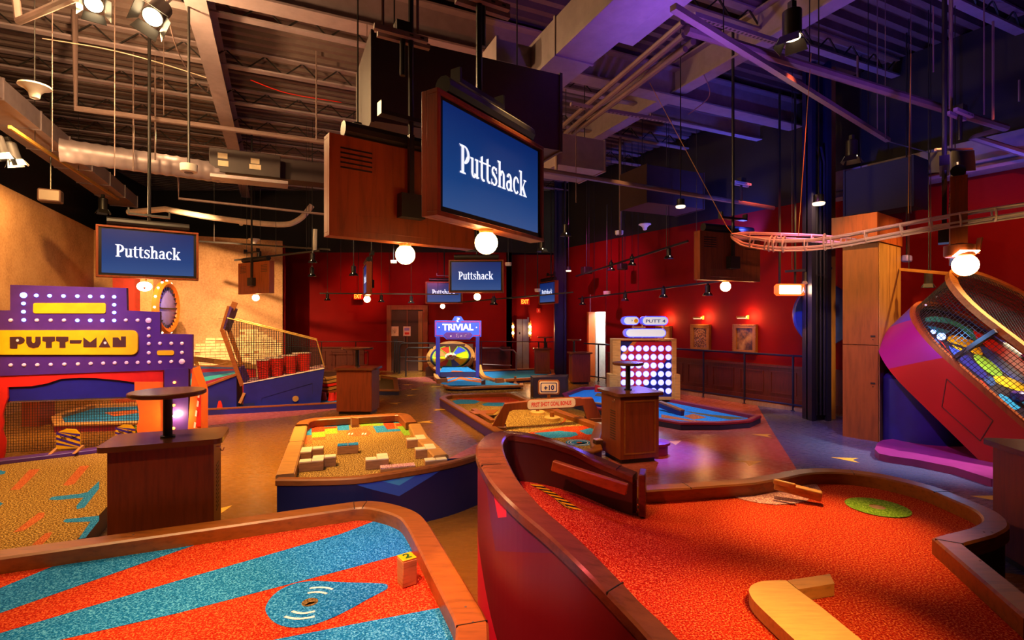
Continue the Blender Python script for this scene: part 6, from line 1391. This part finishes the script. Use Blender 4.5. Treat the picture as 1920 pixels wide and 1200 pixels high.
# hanging lit sign with a red edge
t = thing('hanging_sign', 'blown-out white light box with a red edge and a letter A, before the red wall', 'sign', D(1485, 543, 9.3)); c = t.location.copy(); T = plane_frame(c, (1, .1, 0), (0, 0, 1))
mb = MB(); mb.prism([(x * .27, y * .105, 0) for x, y in [(-1, -.6), (-.85, -1), (.85, -1), (1, -.6), (1, .6), (.85, 1), (-.85, 1), (-1, .6)]], (0, 0, -.12), T=T); mb.build('case', 'rededge', t)
mb = MB(); mb.box((-.035, 0, .006), (.40, .15, .012), T=T); mb.build('face', 'ledwarm', t)
mb = MB(); text(mb, 'A', .055, .10, T @ Matrix.Translation(V((.215, -.005, .004))), 0, .003, .02); mb.build('lettering', 'logo', t, smooth=False)
mb = MB(); 
for x in (-.2, .1): mb.bar(T @ V((x, .1, -.06)), T @ V((x, 3.6, -.06)), .03, .03)
mb.build('rods', 'black', t)
# suspended ball run of bent wires
t = thing('wire_ball_run', 'suspended curved ball run of pale wires at the upper right', 'ball run', D(1560, 452, 5.4))
cl = catmull([D(1373, 441, 6.1), D(1410, 452, 5.95), D(1470, 458, 5.75), D(1560, 452, 5.45), D(1690, 428, 5.05), D(1800, 409, 4.75), D(1925, 390, 4.5), D(2010, 378, 4.3)], 8)
bk = catmull([D(1373, 441, 6.1), D(1400, 441, 6.25), D(1470, 443, 6.3), D(1540, 446, 6.1), D(1600, 452, 5.8)], 8)
def sec(P, i, a, r):
    d = (P[min(i + 1, len(P) - 1)] - P[max(i - 1, 0)]).normalized(); s = d.cross(V((0, 0, 1))).normalized(); u = s.cross(d); return P[i] + s * r * math.cos(a) + u * r * math.sin(a)
for nm, P, r in (('front_wires', cl, .072), ('back_wires', bk, .05)):
    for a in (-2.5, -1.57, -.64, .5, 2.64): mb = MB(); mb.tube([sec(P, i, a, r * min(1, .35 + i / 8)) for i in range(len(P))], .011, 6); mb.build('wire', 'cream', t)
    for i in range(8, len(P), 4 if nm == 'front_wires' else 7):
        mb = MB(); mb.tube([sec(P, i, -3.7 + k * .39, r + .003) for k in range(12)], .009, 6); mb.build('hoop', 'cream', t)
for i in (13, 14, 16, 23): mb = MB(); mb.tube([sec(cl, i, k * .52, .085) for k in range(12)], .010, 6, closed=True); mb.build('coil', 'cream', t)
mb = MB(); mb.tube([D(1218, 155, 7.5), D(1363, 425, 6.1), D(1373, 438, 6.1)], .005, 6); mb.build('guy_wire', 'gold', t)
mb = MB(); mb.tube([D(1521, 100, 5.6), D(1497, 442, 5.7)], .004, 6); mb.tube([D(1708, 100, 5.0), D(1703, 400, 5.0)], .004, 6); mb.build('hanging_wire', 'gold', t)
# black ball speaker and bracket at the far right
t = thing('ceiling_speaker', 'black wedge speaker on a bar at the upper right', 'speaker', D(1785, 305, 6.2)); c = t.location.copy(); T = Matrix.Translation(c) @ Matrix.Rotation(.45, 4, 'Z') @ Matrix.Rotation(-.15, 4, 'Y')
mb = MB(); mb.prism([(-.28, -.12, -.13), (.28, -.12, -.13), (.30, .1, -.09), (-.30, .1, -.09)], (0, 0, .24), T=T); mb.build('cabinet', 'black', t, bevel=.02)
mb = MB(); mb.box((-.18, -.13, -.04), (.02, .01, .03), T=T); mb.build('badge', 'white', t); mb = MB(); mb.tube([T @ V((-.35, 0, .16)), T @ V((.5, 0, .16))], .015, 8); mb.tube([T @ V((0, 0, .1)), T @ V((0, 0, .16)), V((c.x, c.y, CE))], .015, 8); mb.build('bracket', 'pipe', t)
for i, (x, y, Y, s, l) in enumerate(((1100, 507, 15.2, .3, 'dark square speaker high on the far red wall'), (1167, 500, 14.2, .26, 'round dark speaker high on the right red wall'), (95, 368, 9.6, .34, 'brown speaker under the flat duct at the left'), (1700, 485, 8.2, .16, 'violet-lit junction box right of the veneered column'))):
    t = thing('wall_speaker', l, 'speaker', D(x, y, Y), .4, 'small wall speakers'); c = t.location.copy(); mb = MB(); mb.box(c, (s, s * .7, s * .7), .5); mb.build('cabinet', 'ductdark' if i != 3 else 'lilac', t, bevel=.03)  # violet light on the junction box is put into lilac paint
    mb = MB(); mb.tube([c + V((0, 0, s * .3)), V((c.x, c.y, CE))], .012, 6); mb.build('bracket', 'black', t)
# ------------------------------------------------------------------ railings, pictures, sconces, exits, mirror
def railing(label, tops, posts, m, r=.022, lower=True, hh=1.07):
    c = (tops[0] + tops[-1]) / 2; t = thing('railing', label, 'railing', (c.x, c.y, 0), 0, 'floor railings'); mb = MB(); mb.tube(tops, r, 8); mb.build('top_rail', m, t)
    for p in posts: 
        mb = MB(); mb.tube([V((p.x, p.y, 0.012)), V((p.x, p.y, p.z))], r, 8); mb.lathe([(r * 2, 0), (r * 2, .015)], (p.x, p.y, 0), 12); mb.build('post', m, t)
    if lower: mb = MB(); mb.tube([V((p.x, p.y, .12)) for p in tops], r * .8, 8); mb.build('bottom_rail', m, t)
    return t
a, b = RW(1268, 1.09, .45), RW(1523, 1.09, .45); railing('long railing before the wainscot of the right wall', [a, b], [RW(x, 1.09, .45) for x in (1319, 1396, 1487)], 'steelcol')
a, b = RW(1095, 1.09, .45), RW(1150, 1.09, .45); railing('short railing before the lit doorway', [a, b], [RW(1122, 1.09, .45)], 'black')
railing('thin railing along the far wall left of the double door', [V((-6.6, 17.2, 1.07)), V((-3.6, 17.2, 1.07))], [V((-6.4, 17.2, 1.07)), V((-5.25, 17.2, 1.07)), V((-3.8, 17.2, 1.07))], 'black', .014, False)
railing('thin railing along the far wall right of the question sign', [V((-2.2, 17.6, 1.07)), V((1.55, 17.1, 1.07))], [V((-1.05, 17.45, 1.07)), V((.9, 17.15, 1.07))], 'steelcol', .014, False)
def bent(label, P, m='black', low=None):
    t = thing('handrail', label, 'railing', (P[0].x, P[0].y, 0), 0, 'bent ramp handrails'); mb = MB(); mb.tube(P, .026, 10); mb.build('tube', m, t)
    if low: mb = MB(); mb.tube(low, .018, 8); mb.build('middle_rail', m, t)
def UD(x, Y, z): return V(((x - 960) / F * Y, Y, z))
bent('bent black handrail in front of the double door, nearer one', [UD(761, 16.2, .01), UD(761, 16.2, .80), UD(763, 16.2, .88), UD(766, 16.2, .92), UD(812, 16.2, .92)], low=[UD(762, 16.2, .5), UD(805, 16.2, .5)])
bent('bent black handrail in front of the double door, farther one', [UD(749, 17.2, .01), UD(749, 17.2, .90), UD(752, 17.2, 1.0), UD(756, 17.2, 1.02), UD(815, 17.2, 1.02)], low=[UD(749, 17.2, .55), UD(800, 17.2, .55)])
bent('straight black handrail posts beside the double door', [UD(740, 17.5, .01), UD(740, 17.5, 1.15), UD(744, 17.5, 1.15), UD(744, 17.5, .01)])
bent('grey bent handrail right of the question wheel', [UD(905, 17.4, .85), UD(935, 17.4, .85), UD(942, 17.4, .78), UD(962, 17.4, .78), UD(968, 17.4, .66), UD(968, 17.4, .01)], 'pipe', low=[UD(905, 17.4, .3), UD(960, 17.4, .25)])
bent('black handrail beside the lift doors behind the far cabinet', [UD(1010, 17.2, .01), UD(1010, 17.2, 1.05), UD(1025, 17.0, 1.05), UD(1025, 17.0, .01)])
def picture(x0, x1, y0, y1, label, cols):
    a, b, c, d = RWy(x0, y0, .03), RWy(x1, y0, .03), RWy(x1, y1, .03), RWy(x0, y1, .03); cz = (a + b + c + d) / 4; t = thing('framed_picture', label, 'picture', cz, 0, 'gilt framed pictures')
    R = (b - a); R.z = 0; T = plane_frame(cz, R, (0, 0, 1)); w, h = R.length, (a.z + b.z - c.z - d.z) / 2; f = .085
    mb = MB()
    for lo, hi in (((-w/2, -h/2), (w/2, -h/2 + f)), ((-w/2, h/2 - f), (w/2, h/2)), ((-w/2, -h/2 + f), (-w/2 + f, h/2 - f)), ((w/2 - f, -h/2 + f), (w/2, h/2 - f))): mb.bb((*lo, -.02), (*hi, .05), 0, T)
    k = 0
    for s in [i / 14 for i in range(15)]:
        for X, Y in ((-w/2 + .02 + s * (w - .04), h/2 - .02), (-w/2 + .02 + s * (w - .04), -h/2 + .02), (-w/2 + .02, -h/2 + .02 + s * (h - .04)), (w/2 - .02, -h/2 + .02 + s * (h - .04))): mb.box((X, Y, .055), (.03, .03, .02), .78, 0, T)
    mb.build('frame', 'gilt2', t, smooth=False)
    m, nt, bs = nodes('oil_painting'); v = noise(nt, coords(nt, (1, 1, 1)), cols[0], 4); o = ramp(nt, v, cols[1]); nt.links.new(o, bs.inputs['Base Color']); bs.inputs['Roughness'].default_value = .35
    mb = MB(); mb.bb((-w/2 + f, -h/2 + f, -.01), (w/2 - f, h/2 - f, .012), 0, T); mb.build('canvas', m, t)
    lp = T @ V((0, h/2 + .16, .12)); mb = MB(); mb.tube([T @ V((-.12, h/2 + .16, .14)), T @ V((.12, h/2 + .16, .14))], .022, 10); mb.tube([T @ V((.06, h/2 + .16, 0)), lp], .01, 6); mb.box((.06, h/2 + .16, 0), (.05, .09, .02), T=T); tl = thing('picture_lamp', label.replace('gilt framed picture', 'brass lamp over the picture'), 'lamp', lp, 0, 'brass picture lamps'); mb.build('arm', 'gold', tl)
    mb = MB(); mb.box((.0, h/2 + .132, .14), (.2, .006, .03), T=T); mb.build('tube', 'lensdim', tl)
    point(T @ V((.14, h/2 + .17, .10)), 14, AMBER, .10); spot(T @ V((0, h/2 + .1, .2)), T @ V((0, -.2, 0)), 6, WARM, 80, .8)
picture(1297, 1332.5, 608, 658, 'gilt framed picture of a dark crowd, left of the two full ones', (26, [(.35, (.03, .01, .01)), (.5, (.14, .03, .012)), (.56, (.55, .24, .06)), (.64, (.05, .03, .12))]))
picture(1376, 1420, 608, 663, 'gilt framed picture of a dark standing figure, right of the two full ones', (5, [(.40, (.05, .02, .01)), (.52, (.24, .10, .02)), (.7, (.45, .24, .05))]))
picture(1231, 1259, 611, 655, 'gilt framed picture mostly hidden behind the disc board signs', (9, [(.35, (.30, .12, .03)), (.6, (.55, .32, .10))]))
for k, (x, Y) in enumerate(((961.5, 18.55), (993.5, 18.55))):
    t = thing('wall_sconce', ['starburst wall sconce left of the lift doors', 'starburst wall sconce right of the lift doors'][k], 'lamp', D(x, 618, Y), 0, 'starburst wall sconces'); c = t.location.copy()
    mb = MB(); mb.bb(c + V((-.05, 0, -.26)), c + V((.05, .06, .26))); mb.build('plate', 'gold', t)
    for dz in (-.12, .10): mb = MB(); mb.ball(c + V((0, -.06, dz)), .045, 12); mb.build('bulb', 'ledwarm', t)
    for dz in (-.3, -.2, .2, .3): mb = MB(); mb.ball(c + V((.02, -.03, dz)), .02, 8); mb.build('bead', 'gold', t)
    point(c + V((-.12 if k == 0 else .1, -.18, 0)), 28, AMBER, .05)
t = thing('fire_alarm', 'small red fire alarm box beside the far navy column', 'alarm', D(1010, 582, 18.76)); c = t.location.copy(); mb = MB(); mb.box(c, (.14, .06, .16)); mb.build('box', 'redpaint', t, bevel=.01); mb = MB(); mb.box(c + V((0, -.033, 0)), (.02, .006, .08)); mb.build('mark', 'cream', t)
for k, (x, y, Y) in enumerate(((671.5, 555.5, 17.8), (984.5, 565.5, 18.3))):
    t = thing('exit_sign', ['lit exit sign at the left above the double door side', 'lit exit sign above the lift doors'][k], 'sign', D(x, y, Y), 0, 'lit exit signs'); c = t.location.copy(); T = plane_frame(c, (1, 0, 0), (0, 0, 1))
    mb = MB(); mb.box((0, 0, -.03), (.33, .22, .06), T=T); mb.build('case', 'exitred', t, bevel=.01); mb = MB(); mb.box((0, 0, .003), (.30, .19, .006), T=T); mb.build('face', 'exitred', t)
    mb = MB(); text(mb, 'EXIT', .26, .15, T, 0, .008, .02); mb.build('lettering', 'exit', t, smooth=False); mb = MB(); mb.tube([c + V((0, .03, .1)), V((c.x, c.y + .03, CE))], .01, 6); mb.build('hanger', 'black', t)
t = thing('door_notice', 'tan paper notice with a drawing, left one on the double door', 'notice', (-3.98, 18.09, 1.5), 0, 'paper notices on the double door')
for i, x in enumerate((740.5, 763)):
    if i: t = thing('door_notice', 'pale notice with red and blue marks, right one on the double door', 'notice', (-3.55, 18.09, 1.5), 0, 'paper notices on the double door')
    c = D(x, 621, 18.08); T = plane_frame(c, (1, 0, 0), (0, 0, 1)); mb = MB(); mb.box((0, 0, 0), (.26, .34, .006), T=T); mb.build('sheet', ['paper', 'cream'][i], t)
    mb = MB(); 
    if i == 0:
        for a in range(5): mb.bar(T @ V((0, -.08, .005)), T @ V((.09 * math.cos(.6 + a * .5), .02 + .09 * math.sin(.6 + a * .5), .005)), .012, .004)
    else: mb.box((0, .07, .005), (.18, .1, .004), T=T); mb.box((0, -.08, .005), (.16, .08, .004), 0, 1, T)
    mb.build('print', [['brownpaint'], ['lilac', 'redpaint']][i], t)
# round bulb-edged mirror and arrow lamp left
t = thing('round_mirror', 'tall round mirror edged with bulbs behind the purple marquee', 'mirror', D(311, 577, 13.2)); c = t.location.copy(); T = plane_frame(c, (-.22, .975, 0), (0, 0, 1))
if (T.to_3x3() @ V((0, 0, 1))).dot(-c) < 0: T = plane_frame(c, (.22, -.975, 0), (0, 0, 1))
mb = MB(); mb.lathe([(.52, -.05), (.68, -.05), (.68, .05), (.62, .10), (.54, .06), (.52, .02)], n=40, T=T); mb.build('frame', 'orange', t)
mb = MB(); mb.lathe([(.53, .03), (.52, .035)], n=40, T=T); mb.build('glass', 'lilac', t); mb = MB(); mb.box((0, -.02, .045), (1.06, .03, .02), T=T); mb.build('crossbar', 'black', t)  # lilac reflection painted as the colour of the glass
for k in range(16):
    a = k * PI / 8; mb = MB(); mb.ball(T @ V((.69 * math.cos(a), .69 * math.sin(a), .02)), .026, 10); mb.build('bulb', 'lens', t)
for k in range(24):
    a = k * PI / 12; mb = MB(); mb.bar(T @ V((.45 * math.cos(a), .45 * math.sin(a), .05)), T @ V((.55 * math.cos(a), .55 * math.sin(a), .05)), .025, .02); mb.build('tick', 'black', t)
spot(c + V((1.0, -1.2, .3)), c, 26, (.35, .35, 1.0), 70)  # added violet spot that brightens the mirror glass
t = thing('arrow_lamp', 'oval lamp with a red down arrow below the screen at the left', 'lamp', D(271, 537, 7.57)); c = t.location.copy(); T = plane_frame(c, (.8, .6, 0), (0, 0, 1))
mb = MB(); mb.prism([(.095 * math.cos(a), .07 * math.sin(a), 0) for a in [i * PI / 12 for i in range(24)]], (0, 0, -.05), T=T); mb.build('face', 'lens', t)
mb = MB(); mb.box((0, .01, .004), (.012, .06, .004), T=T); mb.poly([T @ V(p) for p in ((-.025, -.015, .005), (0, -.045, .005), (.025, -.015, .005))]); mb.build('arrow', 'exitred', t); mb = MB(); mb.tube([c + V((0, .03, .05)), c + V((0, .03, .135))], .01, 8); mb.build('hanger', 'gold', t)
